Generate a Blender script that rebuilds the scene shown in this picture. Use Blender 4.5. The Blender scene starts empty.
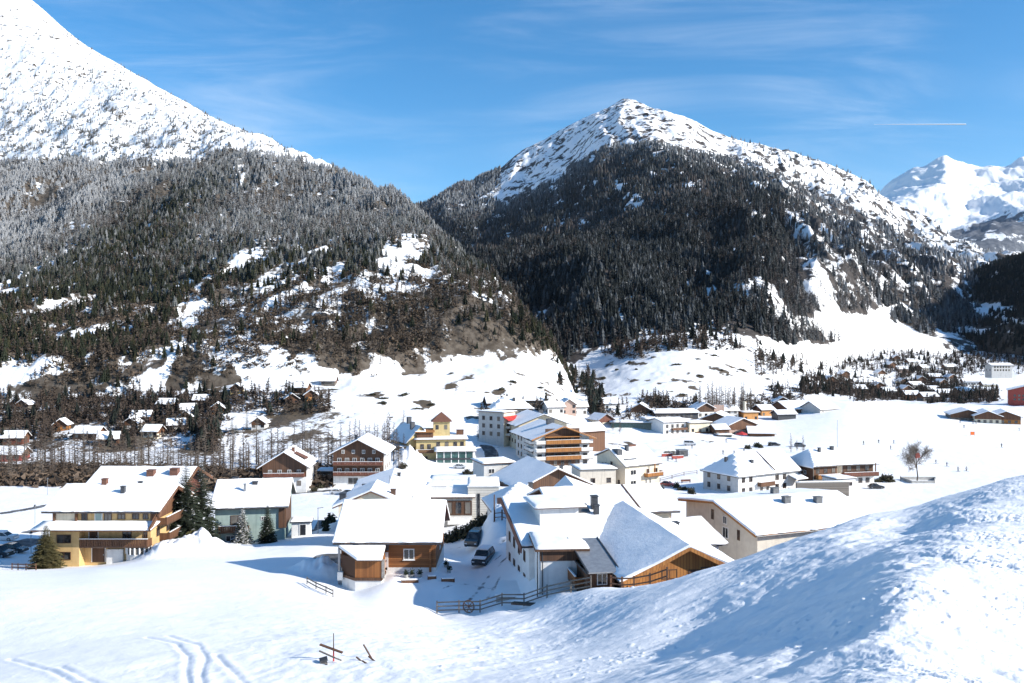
import bpy, math, random
import numpy as np
random.seed(7)
RNG = np.random.default_rng(11)
SC = bpy.context.scene
COL = SC.collection
F, CX, HY = 852.0, 512.0, 342.0          # focal length in pixels, principal point
R = math.radians

def at(px, py, D):
    """point seen at picture position (px, py) when it stands D metres ahead"""
    return np.array([(px - CX) / F * D, D, (HY - py) / F * D])

# ------------------------------------------------------------------ noise
_P = RNG.permutation(1024)
_G = RNG.normal(size=(1024, 2)); _G /= np.linalg.norm(_G, axis=1)[:, None]
def noise(x, y):
    x = np.asarray(x, float); y = np.asarray(y, float)
    xi = np.floor(x).astype(np.int64); yi = np.floor(y).astype(np.int64)
    xf = x - xi; yf = y - yi
    u = xf*xf*xf*(xf*(xf*6-15)+10); v = yf*yf*yf*(yf*(yf*6-15)+10)
    def g(ix, iy, fx, fy):
        h = _P[(_P[ix & 1023] + iy) & 1023]
        return _G[h, 0]*fx + _G[h, 1]*fy
    a = g(xi, yi, xf, yf); b = g(xi+1, yi, xf-1, yf)
    c = g(xi, yi+1, xf, yf-1); d = g(xi+1, yi+1, xf-1, yf-1)
    return (a*(1-u)+b*u)*(1-v) + (c*(1-u)+d*u)*v
def fbm(x, y, o=4, gain=.5):
    s = 0; a = 1.0
    for i in range(o):
        s = s + a*noise(x*2**i + 17.3*i, y*2**i - 9.1*i); a *= gain
    return s
def ridged(x, y, o=4, gain=.5):
    s = 0; a = 1.0
    for i in range(o):
        s = s + a*(1 - 2.2*np.abs(noise(x*2**i + 5.3*i, y*2**i + 3.7*i))); a *= gain
    return s
def sstep(a, b, x):
    t = np.clip((x-a)/(b-a), 0, 1); return t*t*(3-2*t)
def pchip(xs, ys, x):
    xs = np.asarray(xs, float); ys = np.asarray(ys, float); x = np.asarray(x, float)
    h = np.diff(xs); d = np.diff(ys)/h
    m = np.zeros_like(ys); m[0] = d[0]; m[-1] = d[-1]
    for i in range(1, len(xs)-1):
        if d[i-1]*d[i] > 0:
            w1 = 2*h[i]+h[i-1]; w2 = h[i]+2*h[i-1]
            m[i] = (w1+w2)/(w1/d[i-1]+w2/d[i])
    k = np.clip(np.searchsorted(xs, x)-1, 0, len(xs)-2)
    t = (x-xs[k])/h[k]; tc = np.clip(t, 0, 1)
    y = (ys[k]*(1+2*tc)*(1-tc)**2 + h[k]*m[k]*tc*(1-tc)**2 + ys[k+1]*tc*tc*(3-2*tc) + h[k]*m[k+1]*tc*tc*(tc-1))
    return y
def seg_dist(x, y, pts):
    """distance to a polyline in plan"""
    best = np.full(np.shape(x), 1e9)
    for (ax, ay), (bx, by) in zip(pts[:-1], pts[1:]):
        dx, dy = bx-ax, by-ay; L = dx*dx+dy*dy
        t = np.clip(((x-ax)*dx+(y-ay)*dy)/L, 0, 1)
        best = np.minimum(best, np.hypot(x-ax-t*dx, y-ay-t*dy))
    return best

# ------------------------------------------------------------------ mesh helpers
def raw_mesh(name, V, Q, mat, smooth=True, attrs=None, n=None, mats=None, mi=None):
    """mesh from arrays: V (n,3), Q (m,k)"""
    V = np.ascontiguousarray(V, np.float32); Q = np.ascontiguousarray(Q, np.int32)
    k = Q.shape[1]; me = bpy.data.meshes.new(name)
    me.vertices.add(len(V)); me.vertices.foreach_set('co', V.ravel())
    me.loops.add(Q.size); me.loops.foreach_set('vertex_index', Q.ravel())
    me.polygons.add(len(Q))
    me.polygons.foreach_set('loop_start', np.arange(0, Q.size, k, dtype=np.int32))
    me.polygons.foreach_set('loop_total', np.full(len(Q), k, np.int32))
    me.polygons.foreach_set('use_smooth', np.full(len(Q), smooth, bool))
    for a, (t, arr) in (attrs or {}).items():
        at_ = me.attributes.new(a, t, 'POINT')
        at_.data.foreach_set('color' if t == 'FLOAT_COLOR' else 'value', np.ascontiguousarray(arr, np.float32).ravel())
    for m in ([mat] if mats is None else mats): me.materials.append(m)
    if mi is not None: me.polygons.foreach_set('material_index', np.ascontiguousarray(mi, np.int32))
    me.update(calc_edges=True)
    return me
def link(name, me, parent=None):
    o = bpy.data.objects.new(name, me); COL.objects.link(o)
    if parent is not None: o.parent = parent
    return o
def tag(o, label=None, cat=None, group=None, kind=None):
    if label: o['label'] = label
    if cat: o['category'] = cat
    if group: o['group'] = group
    if kind: o['kind'] = kind
    return o
def empty(name, loc, rz=0):
    o = bpy.data.objects.new(name, None); COL.objects.link(o)
    o.location = [float(c) for c in loc]; o.rotation_euler = (0, 0, rz); o.empty_display_size = .5
    return o
def grid_quads(nv, nu):
    i = np.arange((nv-1)*(nu-1)); r = i//(nu-1); c = i % (nu-1); a = r*nu+c
    return np.stack([a, a+1, a+nu+1, a+nu], 1)

class MB:
    """collects boxes, bars, panels and tubes of ONE part into one mesh"""
    def __init__(s): s.v = []; s.f = []; s.m = []
    def add(s, vs, fs, m=0):
        b = len(s.v); s.v += [tuple(map(float, p)) for p in vs]
        for f in fs: s.f.append([b+i for i in f]); s.m.append(m)
        return s
    def box(s, x0, x1, y0, y1, z0, z1, m=0):
        return s.add([(x0,y0,z0),(x1,y0,z0),(x1,y1,z0),(x0,y1,z0),(x0,y0,z1),(x1,y0,z1),(x1,y1,z1),(x0,y1,z1)],
                     [(3,2,1,0),(4,5,6,7),(0,1,5,4),(1,2,6,5),(2,3,7,6),(3,0,4,7)], m)
    def bar(s, a, b, w, h=None, m=0, up=(0,0,1)):
        a = np.array(a, float); b = np.array(b, float); h = h or w
        d = b-a; d /= np.linalg.norm(d)+1e-9
        u = np.array(up, float)
        if abs(np.dot(u, d)) > .95: u = np.array([0., 1, 0])
        sx = np.cross(d, u); sx /= np.linalg.norm(sx); sz = np.cross(sx, d)
        c = [(-w/2,-h/2),(w/2,-h/2),(w/2,h/2),(-w/2,h/2)]
        vs = [a+sx*p+sz*q for p, q in c]+[b+sx*p+sz*q for p, q in c]
        return s.add(vs, [(3,2,1,0),(4,5,6,7),(0,1,5,4),(1,2,6,5),(2,3,7,6),(3,0,4,7)], m)
    def tube(s, a, b, r0, r1=None, n=6, m=0, cap=True):
        a = np.array(a, float); b = np.array(b, float); r1 = r0 if r1 is None else r1
        d = b-a; d /= np.linalg.norm(d)+1e-9
        u = np.array([0.,0,1]) if abs(d[2]) < .9 else np.array([1.,0,0])
        sx = np.cross(d, u); sx /= np.linalg.norm(sx); sy = np.cross(d, sx)
        vs = []
        for c, r in ((a, r0), (b, r1)):
            for i in range(n):
                t = 2*math.pi*i/n; vs.append(c+(sx*math.cos(t)+sy*math.sin(t))*r)
        fs = [(i, (i+1) % n, n+(i+1) % n, n+i) for i in range(n)]
        if cap: fs += [tuple(range(n))[::-1], tuple(range(n, 2*n))]
        return s.add(vs, fs, m)
    def prism(s, poly, axis, a0, a1, m=0):
        """polygon in the two other axes, pushed along axis"""
        n = len(poly); vs = []
        for a in (a0, a1):
            for p, q in poly:
                vs.append({'x': (a,p,q), 'y': (p,a,q), 'z': (p,q,a)}[axis])
        fs = [tuple(range(n)), tuple(range(2*n-1, n-1, -1))]
        fs += [(i, n+i, n+(i+1) % n, (i+1) % n) for i in range(n)]
        return s.add(vs, fs, m)
    def mesh(s, name, mats, smooth=False):
        me = bpy.data.meshes.new(name); me.from_pydata(s.v, [], s.f)
        for m in (mats if isinstance(mats, (list, tuple)) else [mats]): me.materials.append(m)
        me.polygons.foreach_set('material_index', s.m)
        if smooth: me.polygons.foreach_set('use_smooth', [True]*len(s.f))
        me.update(); return me
    def build(s, name, mats, parent=None, smooth=False):
        return link(name, s.mesh(name, mats, smooth), parent)

# ------------------------------------------------------------------ materials
def new_mat(name):
    m = bpy.data.materials.new(name); m.use_nodes = True
    nt = m.node_tree; b = nt.nodes['Principled BSDF']
    return m, nt, b
def nd(nt, t, **kw):
    n = nt.nodes.new(t)
    for k, v in kw.items():
        if k in n.inputs: n.inputs[k].default_value = v
        else: setattr(n, k, v)
    return n
def mixc(nt, f, a, b, blend='MIX'):
    n = nt.nodes.new('ShaderNodeMix'); n.data_type = 'RGBA'; n.blend_type = blend
    for i, v in ((0, f), (6, a), (7, b)):
        if hasattr(v, 'links'): nt.links.new(v, n.inputs[i])
        else: n.inputs[i].default_value = v if i == 0 else (*v, 1)[:4]
    return n.outputs[2]
def ramp(nt, f, a, b):
    n = nt.nodes.new('ShaderNodeMapRange'); n.interpolation_type = 'SMOOTHSTEP'
    nt.links.new(f, n.inputs[0]); n.inputs[1].default_value = a; n.inputs[2].default_value = b
    return n.outputs[0]
def math_(nt, op, a, b=0.):
    n = nt.nodes.new('ShaderNodeMath'); n.operation = op
    for i, v in ((0, a), (1, b)):
        if hasattr(v, 'links'): nt.links.new(v, n.inputs[i])
        else: n.inputs[i].default_value = v
    return n.outputs[0]
def noise_n(nt, scale, detail=4, rough=.55, vec=None, dim='3D'):
    n = nt.nodes.new('ShaderNodeTexNoise'); n.inputs['Scale'].default_value = scale
    n.inputs['Detail'].default_value = detail; n.inputs['Roughness'].default_value = rough
    if vec is None:
        vec = nt.nodes.new('ShaderNodeTexCoord').outputs['Object']
    nt.links.new(vec, n.inputs['Vector']); return n.outputs['Fac']
def scaled(nt, sc):
    t = nt.nodes.new('ShaderNodeTexCoord'); m = nt.nodes.new('ShaderNodeMapping')
    m.inputs['Scale'].default_value = sc; nt.links.new(t.outputs['Object'], m.inputs['Vector'])
    return m.outputs['Vector']

def plain(name, c1, c2=None, rough=.8, scale=3., stretch=None, bump=0., metallic=0., c3=None):
    m, nt, b = new_mat(name)
    c2 = c2 or tuple(x*.8 for x in c1)
    f = noise_n(nt, scale, 5, .6, scaled(nt, stretch) if stretch else None)
    col = mixc(nt, ramp(nt, f, .35, .65), c1, c2)
    if c3 is not None:
        g = noise_n(nt, scale*.23, 3, .6); col = mixc(nt, ramp(nt, g, .5, .75), col, c3)
    nt.links.new(col, b.inputs['Base Color']); b.inputs['Roughness'].default_value = rough
    b.inputs['Metallic'].default_value = metallic
    if bump:
        bp = nt.nodes.new('ShaderNodeBump'); bp.inputs['Strength'].default_value = bump; bp.inputs['Distance'].default_value = .02
        nt.links.new(f, bp.inputs['Height']); nt.links.new(bp.outputs['Normal'], b.inputs['Normal'])
    return m
def wood(name, c1, c2, board=.16, axis='x', rough=.75):
    """boards: every board its own tone, dark joints, grain along the board"""
    m, nt, b = new_mat(name)
    t = nt.nodes.new('ShaderNodeTexCoord'); sx = nt.nodes.new('ShaderNodeSeparateXYZ'); nt.links.new(t.outputs['Object'], sx.inputs[0])
    s = math_(nt, 'ADD', sx.outputs['X'], sx.outputs['Y']) if axis == 'x' else sx.outputs['Z']
    q = math_(nt, 'DIVIDE', s, board); fl = math_(nt, 'FLOOR', q); fr = math_(nt, 'FRACT', q)
    wn = nt.nodes.new('ShaderNodeTexWhiteNoise'); wn.noise_dimensions = '1D'; nt.links.new(fl, wn.inputs['W'])
    g = noise_n(nt, 1.0, 5, .6, scaled(nt, (14, 14, 1.2) if axis == 'x' else (1.2, 1.2, 16)))
    k = math_(nt, 'ADD', math_(nt, 'MULTIPLY', wn.outputs['Value'], .55), math_(nt, 'MULTIPLY', g, .5))
    col = mixc(nt, ramp(nt, k, .2, .85), c1, c2)
    joint = math_(nt, 'GREATER_THAN', fr, .9)
    col = mixc(nt, joint, col, tuple(x*.3 for x in c2))
    nt.links.new(col, b.inputs['Base Color']); b.inputs['Roughness'].default_value = rough
    return m
def col_attr_mat(name, rough=.9):
    m, nt, b = new_mat(name)
    a = nt.nodes.new('ShaderNodeAttribute'); a.attribute_name = 'col'
    nt.links.new(a.outputs['Color'], b.inputs['Base Color']); b.inputs['Roughness'].default_value = rough
    b.inputs['Specular IOR Level'].default_value = .15
    return m
def snow_mat(name, near=False, scale=1.):
    m, nt, b = new_mat(name)
    f = noise_n(nt, .6*scale, 6, .6)
    col = mixc(nt, ramp(nt, f, .3, .7), (.885, .885, .89), (.835, .84, .85))
    nt.links.new(col, b.inputs['Base Color']); b.inputs['Roughness'].default_value = .72
    b.inputs['Specular IOR Level'].default_value = .25
    g = noise_n(nt, 7*scale, 6, .65)
    g = math_(nt, 'ADD', g, math_(nt, 'MULTIPLY', noise_n(nt, 1.7*scale, 3, .5), 1.6))
    bp = nt.nodes.new('ShaderNodeBump'); bp.inputs['Strength'].default_value = .4
    bp.inputs['Distance'].default_value = .07
    nt.links.new(g, bp.inputs['Height']); nt.links.new(bp.outputs['Normal'], b.inputs['Normal'])
    return m

M = {}
M['snow'] = snow_mat('snow')
M['frost_tree'] = col_attr_mat('frosted_forest')

# ground: snow with bare brown patches, ploughed asphalt where 'road' says so
def ground_mat():
    m, nt, b = new_mat('snow_ground')
    a = nt.nodes.new('ShaderNodeAttribute'); a.attribute_name = 'road'
    c = nt.nodes.new('ShaderNodeAttribute'); c.attribute_name = 'scrub'
    f = noise_n(nt, .25, 6, .6)
    col = mixc(nt, ramp(nt, f, .3, .7), (.89, .89, .895), (.84, .845, .855))
    n2 = noise_n(nt, .35, 7, .7)
    brown = mixc(nt, ramp(nt, noise_n(nt, 1.1, 4), .35, .65), (.075, .056, .038), (.135, .105, .072))
    k = math_(nt, 'ADD', math_(nt, 'MULTIPLY', c.outputs['Fac'], .78), math_(nt, 'SUBTRACT', n2, .5))
    col = mixc(nt, ramp(nt, k, .42, .56), col, brown)
    asp = mixc(nt, ramp(nt, noise_n(nt, .5, 5), .4, .7), (.06, .062, .068), (.22, .225, .235))
    kr = math_(nt, 'ADD', a.outputs['Fac'], math_(nt, 'MULTIPLY', math_(nt, 'SUBTRACT', noise_n(nt, .8, 5), .5), .5))
    col = mixc(nt, ramp(nt, kr, .45, .6), col, asp)
    nt.links.new(col, b.inputs['Base Color']); b.inputs['Roughness'].default_value = .7
    b.inputs['Specular IOR Level'].default_value = .25
    g = noise_n(nt, 5, 6, .7)
    bp = nt.nodes.new('ShaderNodeBump'); bp.inputs['Strength'].default_value = .5; bp.inputs['Distance'].default_value = .06
    nt.links.new(g, bp.inputs['Height']); nt.links.new(bp.outputs['Normal'], b.inputs['Normal'])
    return m
def mountain_mat(name, big, rock1, rock2, thr):
    """snow, with rock and dead scrub where 'cover' is high"""
    m, nt, b = new_mat(name)
    c = nt.nodes.new('ShaderNodeAttribute'); c.attribute_name = 'cover'
    n1 = noise_n(nt, 1/big, 8, .68)
    n2 = noise_n(nt, 5/big, 6, .6)
    k = math_(nt, 'ADD', c.outputs['Fac'], math_(nt, 'MULTIPLY', math_(nt, 'SUBTRACT', n1, .5), 2.6))
    f = ramp(nt, k, thr-.07, thr+.07)
    rock = mixc(nt, ramp(nt, n2, .35, .65), rock1, rock2)
    sn = mixc(nt, ramp(nt, n2, .3, .7), (.88, .885, .89), (.82, .83, .845))
    nt.links.new(mixc(nt, f, sn, rock), b.inputs['Base Color'])
    b.inputs['Roughness'].default_value = .85; b.inputs['Specular IOR Level'].default_value = .15
    bp = nt.nodes.new('ShaderNodeBump'); bp.inputs['Strength'].default_value = .6; bp.inputs['Distance'].default_value = big*.09
    nt.links.new(noise_n(nt, 2.2/big, 8, .62), bp.inputs['Height']); nt.links.new(bp.outputs['Normal'], b.inputs['Normal'])
    return m

# ------------------------------------------------------------------ ground
# control points of the valley and of the slope the photographer stands on: (picture column, distance, row or height)
GP = []
def gp(px, D, py=None, z=None):
    if z is None: z = (HY-py)/F*D
    GP.append((px, D, z))
for a in [(1024,10,735),(1180,10,745),(930,14,672),(900,10.6,683),(830,12.4,683),(760,13.7,683),(700,15,683),(600,17.8,683),(500,22,683),(430,26,683),(360,30,683),
          (300,32,683),(150,37,683),(0,41,683),(-150,45,683),
          (1024,20,622),(1180,20,624),(900,20,600),(830,20,620),(700,27,620),(640,25,640),(560,31.5,640),(480,41,640),(400,45,640),(330,47,640),(150,53,640),(0,57,640),(-150,60,640),
          (1024,33,556),(1180,33,556),(900,34,551),(830,40,560),(760,42,580),(700,45,590),(640,43,606),(600,50,606),(520,56,622),(560,52,618),
          (1024,54,505),(1180,55,505),(960,62,502),(900,62,514),(640,62,571),(700,63,551),(760,66,537),(800,68,527),(870,72,513),(940,76,499),(1024,78,476),(1180,80,462),
          (0,72,602),(100,74,602),(200,77,602),(300,80,601),(380,82,606),(430,82,616),(-150,76,602),
          (0,97,578),(100,104,570),(150,113,561),(230,130,545),(310,118,552),(310,98,578),(330,90,592),(-150,95,578),
          (395,96.5,576),(436,97,574),(400,91.5,594),(452,93,588),(350,93.5,594),(510,90,592),(480,105,566),(480,122,545),(600,76,588),(560,80,593),(520,70,613),(560,68,603),(480,73,620),(480,86,611),(490,123,523),(459,86,612),(502,84,606),(547,81.5,598),(571,79.5,593),(591,77.5,589),(563,86,588),(535,90,573),(518,99,560),(520,84,606),(440,87,614)]: gp(a[0], a[1], py=a[2])
for a in [(640,85,-27),(700,86,-27),(760,90,-28),(800,94,-29),(870,100,-30),(950,112,-29),(1024,120,-26),(1180,120,-22),
          (0,123,-32),(100,123,-32),(250,138,-32.3),(-150,123,-31),(250,165,-35),(0,160,-35),(100,180,-37.5),(250,200,-40),(-150,180,-37),
          (400,137,-31.5),(400,170,-35.5),(400,205,-39.5),(550,130,-31),(550,180,-37),(550,235,-41.5),(640,130,-32),(700,135,-34),(700,200,-40.5),(780,128,-34),
          (850,160,-38),(850,210,-41.5),(1024,165,-35),(1024,230,-41),(1180,170,-33),(1180,240,-41)]: gp(a[0], a[1], z=a[2])
for px in (-150, 0, 150, 300, 450, 600, 750, 900, 1024, 1180):
    gp(px, 275, z=-43)
    if px >= 600: gp(px, 340, z=-43.5)
for a in [(-150,330,452),(0,330,452),(150,330,452),(-150,385,424),(0,385,424),(150,385,420),(-150,440,398),(0,440,397),(150,440,390),(250,330,450),(250,385,416),(250,440,384),
          (350,330,445),(350,400,406),(350,450,378),(450,330,442),(450,400,408),(450,460,378),(450,530,354),(400,500,362),
          (520,420,404),(535,470,380),(525,520,352),(490,520,352),(548,440,394),(575,450,410),(572,520,396),(562,600,376),(600,460,407),(640,440,412),(650,540,378),(640,630,347),
          (720,630,348),(700,540,376),(760,520,396),(790,590,380),(850,480,404),(780,470,412),(920,480,410),(1000,470,416),(1024,470,416),(1180,470,418),
          (820,850,364),(900,1000,358),(960,1100,357),(1024,1150,353),(1180,1150,350)]: gp(a[0], a[1], py=a[2])
for a in [(880,640,-45),(960,650,-45),(1024,640,-44),(1180,640,-44),(1024,820,-42),(900,800,-42),(1180,820,-42),(300,1000,0),(600,1000,0),(0,1000,0),(-150,1000,0)]: gp(a[0], a[1], z=a[2])
for px in (-150, 300, 600, 900, 1180):
    gp(px, 4000, z=-40); gp(px, 16000, z=-60)
GP = np.array(GP)
def _tr(D): return -44.0*D/(D+62.0)
_gx = np.stack([(GP[:,0]-CX)/F*3.6, np.log(GP[:,1])*1.15], 1)
_gw = (GP[:,2]-_tr(GP[:,1]))*F/GP[:,1]
def _k(r2): return .5*r2*np.log(r2+1e-12)
_n = len(GP); _A = np.zeros((_n+3, _n+3))
_A[:_n,:_n] = _k(((_gx[:,None]-_gx[None])**2).sum(-1)) + np.eye(_n)*2e-4
_A[:_n,_n] = 1; _A[:_n,_n+1:] = _gx; _A[_n,:_n] = 1; _A[_n+1:,:_n] = _gx.T
_W = np.linalg.solve(_A, np.concatenate([_gw, [0,0,0]]))
def base_z(x, y):
    """smooth height of the ground sheet at plan position x, y"""
    x = np.atleast_1d(np.asarray(x, float)); y = np.atleast_1d(np.asarray(y, float))
    sh = x.shape; x = x.ravel(); y = np.maximum(y.ravel(), 2.)
    out = np.empty_like(x)
    for i in range(0, len(x), 60000):
        q = np.stack([np.clip(x[i:i+60000]/y[i:i+60000], -.95, .95)*3.6, np.log(y[i:i+60000])*1.15], 1)
        r2 = (q**2).sum(1)[:,None] + (_gx**2).sum(1)[None] - 2*q@_gx.T
        out[i:i+60000] = _k(np.maximum(r2, 0))@_W[:_n] + _W[_n] + q@_W[_n+1:]
    return (out*y/F + _tr(y)).reshape(sh)

# the crest of the near slope: a packed bank whose left side turns away from the sun
CREST = [(3.6,8.),(4.75,12.6),(7.4,18.),(11.5,26.),(17.,36.),(25.,49.),(33.5,64.),(40,74)]
TRACKS = []
TRACK_ROWS = (
    [(146,636,53),(176,642,51),(188,655,46),(186,668,41),(190,690,34)],
    [(168,635,53.5),(198,643,51),(206,655,46),(200,668,41),(206,690,34)],
    [(215,652,47),(240,668,41),(268,690,34)], [(10,660,50),(50,672,45),(80,690,38)], [(60,668,47),(95,680,42),(110,692,38)])
PADS = []       # (x, y, r, z): level places ploughed or dug for buildings
def near_detail(x, y):
    x = np.asarray(x, float); y = np.asarray(y, float); s = np.zeros(x.shape)
    m = y < 105.; s[m] += slope_detail(x[m], y[m])
    m = y > 85.; s[m] += field_detail(x[m], y[m])
    return s
def slope_detail(x, y):
    s = np.zeros(np.shape(x))
    near = 1-sstep(75, 105, y)
    # signed distance from the crest line, left of it positive
    cx = np.interp(y, [p[1] for p in CREST], [p[0] for p in CREST])
    wob = 1.1*fbm(x*.22, y*.16, 4) + .35*fbm(x*1.1, y*.8, 3)
    d = (cx - x)/(1+.02*y) + wob
    bank = sstep(-1.2, 1.6, d)
    s -= (.45*bank+.95*sstep(-.5, 7.5, d))*(1-sstep(7, 24, d))*np.clip(y/26, .3, 1.2)*(1-sstep(60, 76, y))
    # lumpy crust right of the crest, wind-scoured streaks on the shaded flank
    right = (1-bank)
    s += near*right*(.11*fbm(x*.5, y*.38, 6, .6) + .055*ridged(x*1.9, y*1.3, 4, .6)*np.clip(.5+2*noise(x*.2,y*.15),.15,1.3))
    left_f = bank*sstep(-6, 4, x+y*.14-2)*near
    u = x*.83+y*.55; v = -x*.55+y*.83
    s += left_f*(.115*fbm(u*.13, v*.42, 5, .58) + .022*ridged(u*.5, v*1.4, 3)*np.clip(.4+2*noise(x*.12, y*.1+9), 0, 1.3))
    lump = np.maximum(fbm(x*1.3+40, y*1.1, 3)-.40, 0)*np.clip(.3+2*noise(x*.15+7, y*.11), 0, 1.2)
    s += near*.35*lump*(.35+.65*left_f)
    crumb = np.maximum(fbm(x*3.1+11, y*2.2, 2)-.30, 0)*np.clip(.1+2.4*noise(x*.17, y*.12+3), 0, 1)
    s += near*.20*crumb*left_f+near*.16*crumb*right
    # the smooth bowl on the left
    s += near*(1-left_f)*(.16*fbm(x*.07, y*.10, 5) + .03*fbm(x*.8, y*.6, 4))
    for t in TRACKS:
        dd = seg_dist(x, y, t)
        s += near*(-.075*np.exp(-(dd/.15)**2) + .028*np.exp(-((dd-.36)/.18)**2))*(.8+.6*noise(x*.6, y*.6))
    return s
MOUNDS = [(188,121,5.0,1.9),(205,124,3.5,1.3),(160,118,3.,1.1),(319,103,3.6,1.5),(328,101,2.6,1.2),(400,292,9.,4.2),(412,288,6.,3.),(497,126,3.,1.6),(340,150,3,1.2)]
def field_detail(x, y):
    s = np.zeros(np.shape(x))
    for px, D, r, h in MOUNDS:
        q = np.hypot(x-(px-CX)/F*D, (y-D)*1.2)/r; m = q < 2.5
        s[m] += h*np.exp(-(q[m]*1.15)**2.4)*(1+.5*noise(x[m]*.5, y[m]*.5)+.25*noise(x[m]*1.6, y[m]*1.6))
    far = sstep(85, 140, y)
    s += far*(.25*fbm(x*.05, y*.05, 4) + .06*fbm(x*.35, y*.35, 3) + .05*ridged(x*.8, y*.8, 3)*np.clip(noise(x*.03+5, y*.03)*3+.3, 0, 1))
    rise = sstep(300, 360, y)*(1-sstep(520, 600, x)*0)
    s += rise*(2.2*fbm(x*.018, y*.018, 5, .55) + .5*ridged(x*.05, y*.05, 3))*(1-sstep(40, 110, x)*(1-sstep(480, 560, y)))
    return s
def ground_z(x, y):
    xx = np.atleast_1d(np.asarray(x, float)); yy = np.atleast_1d(np.asarray(y, float))
    z = base_z(xx, yy) + near_detail(xx, yy)
    for (a, b, r, h) in PADS:
        w = 1-sstep(r, r*1.5+2, np.hypot(xx-a, yy-b)); z = z*(1-w)+h*w
    return z if np.ndim(x) else float(z[0])
def gpt(px, D):
    x = (px-CX)/F*D
    return np.array([x, D, ground_z(x, D)])
_TAB = None
def gat(px, py, lo=40, hi=1100):
    """where the sight line through (px, py) meets the ground"""
    global _TAB
    if _TAB is None:
        pp = np.linspace(-260, 1290, 420); DD = np.geomspace(14, 1600, 520)
        X = (pp[:,None]-CX)/F*DD[None]; _TAB = (pp, DD, base_z(X, np.repeat(DD[None], len(pp), 0)))
    pp, DD, Z = _TAB; t = np.clip((px-pp[0])/(pp[1]-pp[0]), 0, len(pp)-1.001); i = int(t); f = t-i
    d = Z[i]*(1-f)+Z[i+1]*f - (HY-py)/F*DD
    m = (d > 0)&(DD > lo)&(DD < hi); k = int(np.argmax(m)) if m.any() else len(DD)-1
    if k > 0 and d[k-1] < 0: D = DD[k-1]+(DD[k]-DD[k-1])*(-d[k-1])/(d[k]-d[k-1])
    else: D = DD[k]
    return gpt(px, float(D))
TRACKS = [[gat(px, min(py, 683), 12)[:2] for px, py, D in t] for t in TRACK_ROWS]
# ------------------------------------------------------------------ terrain sheets
SCRUB = []
WHEELS = [([(488,566),(500,556),(512,545)], .3), ([(497,568),(507,556),(520,546)], .3), ([(452,549),(458,548)], .5), ([(500,545),(508,534)], .5), ([(470,600),(490,575)], .25), ([(484,603),(500,577)], .25), ([(440,590),(470,584),(500,588)], .25)]
ROADS = [([(0,513),(30,509),(62,503)], 1.3), ([(28,532),(50,527),(62,523)], 1.2), ([(0,552),(20,545),(36,540)], 2.2),
         ([(286,494),(310,492),(333,490),(350,492)], 2.0), ([(486,446),(491,452),(493,462),(489,472)], 2.6),
         ([(314,566),(326,563),(334,556)], 2.6), ([(300,534),(318,530),(322,520)], .8), ([(588,392),(594,405),(600,420)], 2.0)]
def build_ground():
    px = np.concatenate([np.linspace(-900, -130, 40)[:-1], np.linspace(-130, 1154, 1060), np.linspace(1154, 1900, 40)[1:]])
    Ds = np.concatenate([np.geomspace(2.2, 9, 60)[:-1], np.geomspace(9, 130, 620)[:-1], np.geomspace(130, 720, 330)[:-1], np.geomspace(720, 16000, 50)])
    X = (px[None]-CX)/F*Ds[:,None]; Y = np.repeat(Ds[:,None], len(px), 1)
    Z = ground_z(X.ravel(), Y.ravel()).reshape(X.shape)
    road = np.zeros_like(X)
    for pts, w in ROADS:
        P = [gat(*p)[:2] for p in pts]
        road = np.maximum(road, 1-sstep(w*.75, w*1.25, seg_dist(X, Y, P)))
    row = HY - Z/Y*F; col = (X/Y)*F+CX
    Z = Z - .06*road
    scrub = np.zeros_like(X)
    far = sstep(290, 330, Y)*(1-sstep(640, 800, Y))
    left = 1-sstep(300, 420, col)
    scrub += far*left*(.60+.7*fbm(X*.035, Y*.03, 5))
    for bx, by in SCRUB: q_ = gat(bx, by, 300); s1, s2, s3 = RNG.uniform(3,12), RNG.uniform(2.5,6), RNG.uniform(.45,.95); scrub = np.maximum(scrub, s3*np.exp(-(((X-q_[0]+.4*(Y-q_[1]))/s1)**2+((Y-q_[1])/s2)**2))*np.clip(.75+1.2*noise(X*.25,Y*.25),0,1.2))
    for pts, w in WHEELS: road = np.maximum(road, .5*(1-sstep(w*.5, w*2.4, seg_dist(X, Y, [gat(*p, 60)[:2] for p in pts]))))
    scrub += far*(1-left)*np.clip(fbm(X*.06+9, Y*.035, 5)*1.7-.1, 0, .9)*(1-sstep(700, 760, col))
    scrub += sstep(520, 640, Y)*sstep(780, 820, col)*.4*(.6+fbm(X*.02,Y*.02,3))
    me = raw_mesh('snow_ground', np.stack([X, Y, Z], -1).reshape(-1, 3), grid_quads(len(Ds), len(px)), ground_mat(),
                  attrs={'road': ('FLOAT', road), 'scrub': ('FLOAT', np.clip(scrub, 0, 1))})
    tag(link('snow_ground', me), 'snow covered ground of the slope, the village terrace and the valley floor', kind='structure')

def build_ground_behind():
    # the hillside goes on under and behind the photographer
    X, Y = np.meshgrid(np.linspace(-70, 70, 90), np.linspace(-90, 2.9, 80))
    Z = -2.62+.22*np.clip(X, -70, 30)+.08*np.clip(X-30, 0, 40)-.284*Y - .12*sstep(1, 2.9, Y) + .25*fbm(X*.12, Y*.12, 4)*sstep(2, -3, Y)
    me = raw_mesh('snow_ground', np.stack([X, Y, Z], -1).reshape(-1, 3), grid_quads(80, 90), M['snow'])
    tag(link('snow_ground', me), 'snowy hillside rising behind the viewpoint', kind='structure')

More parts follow.
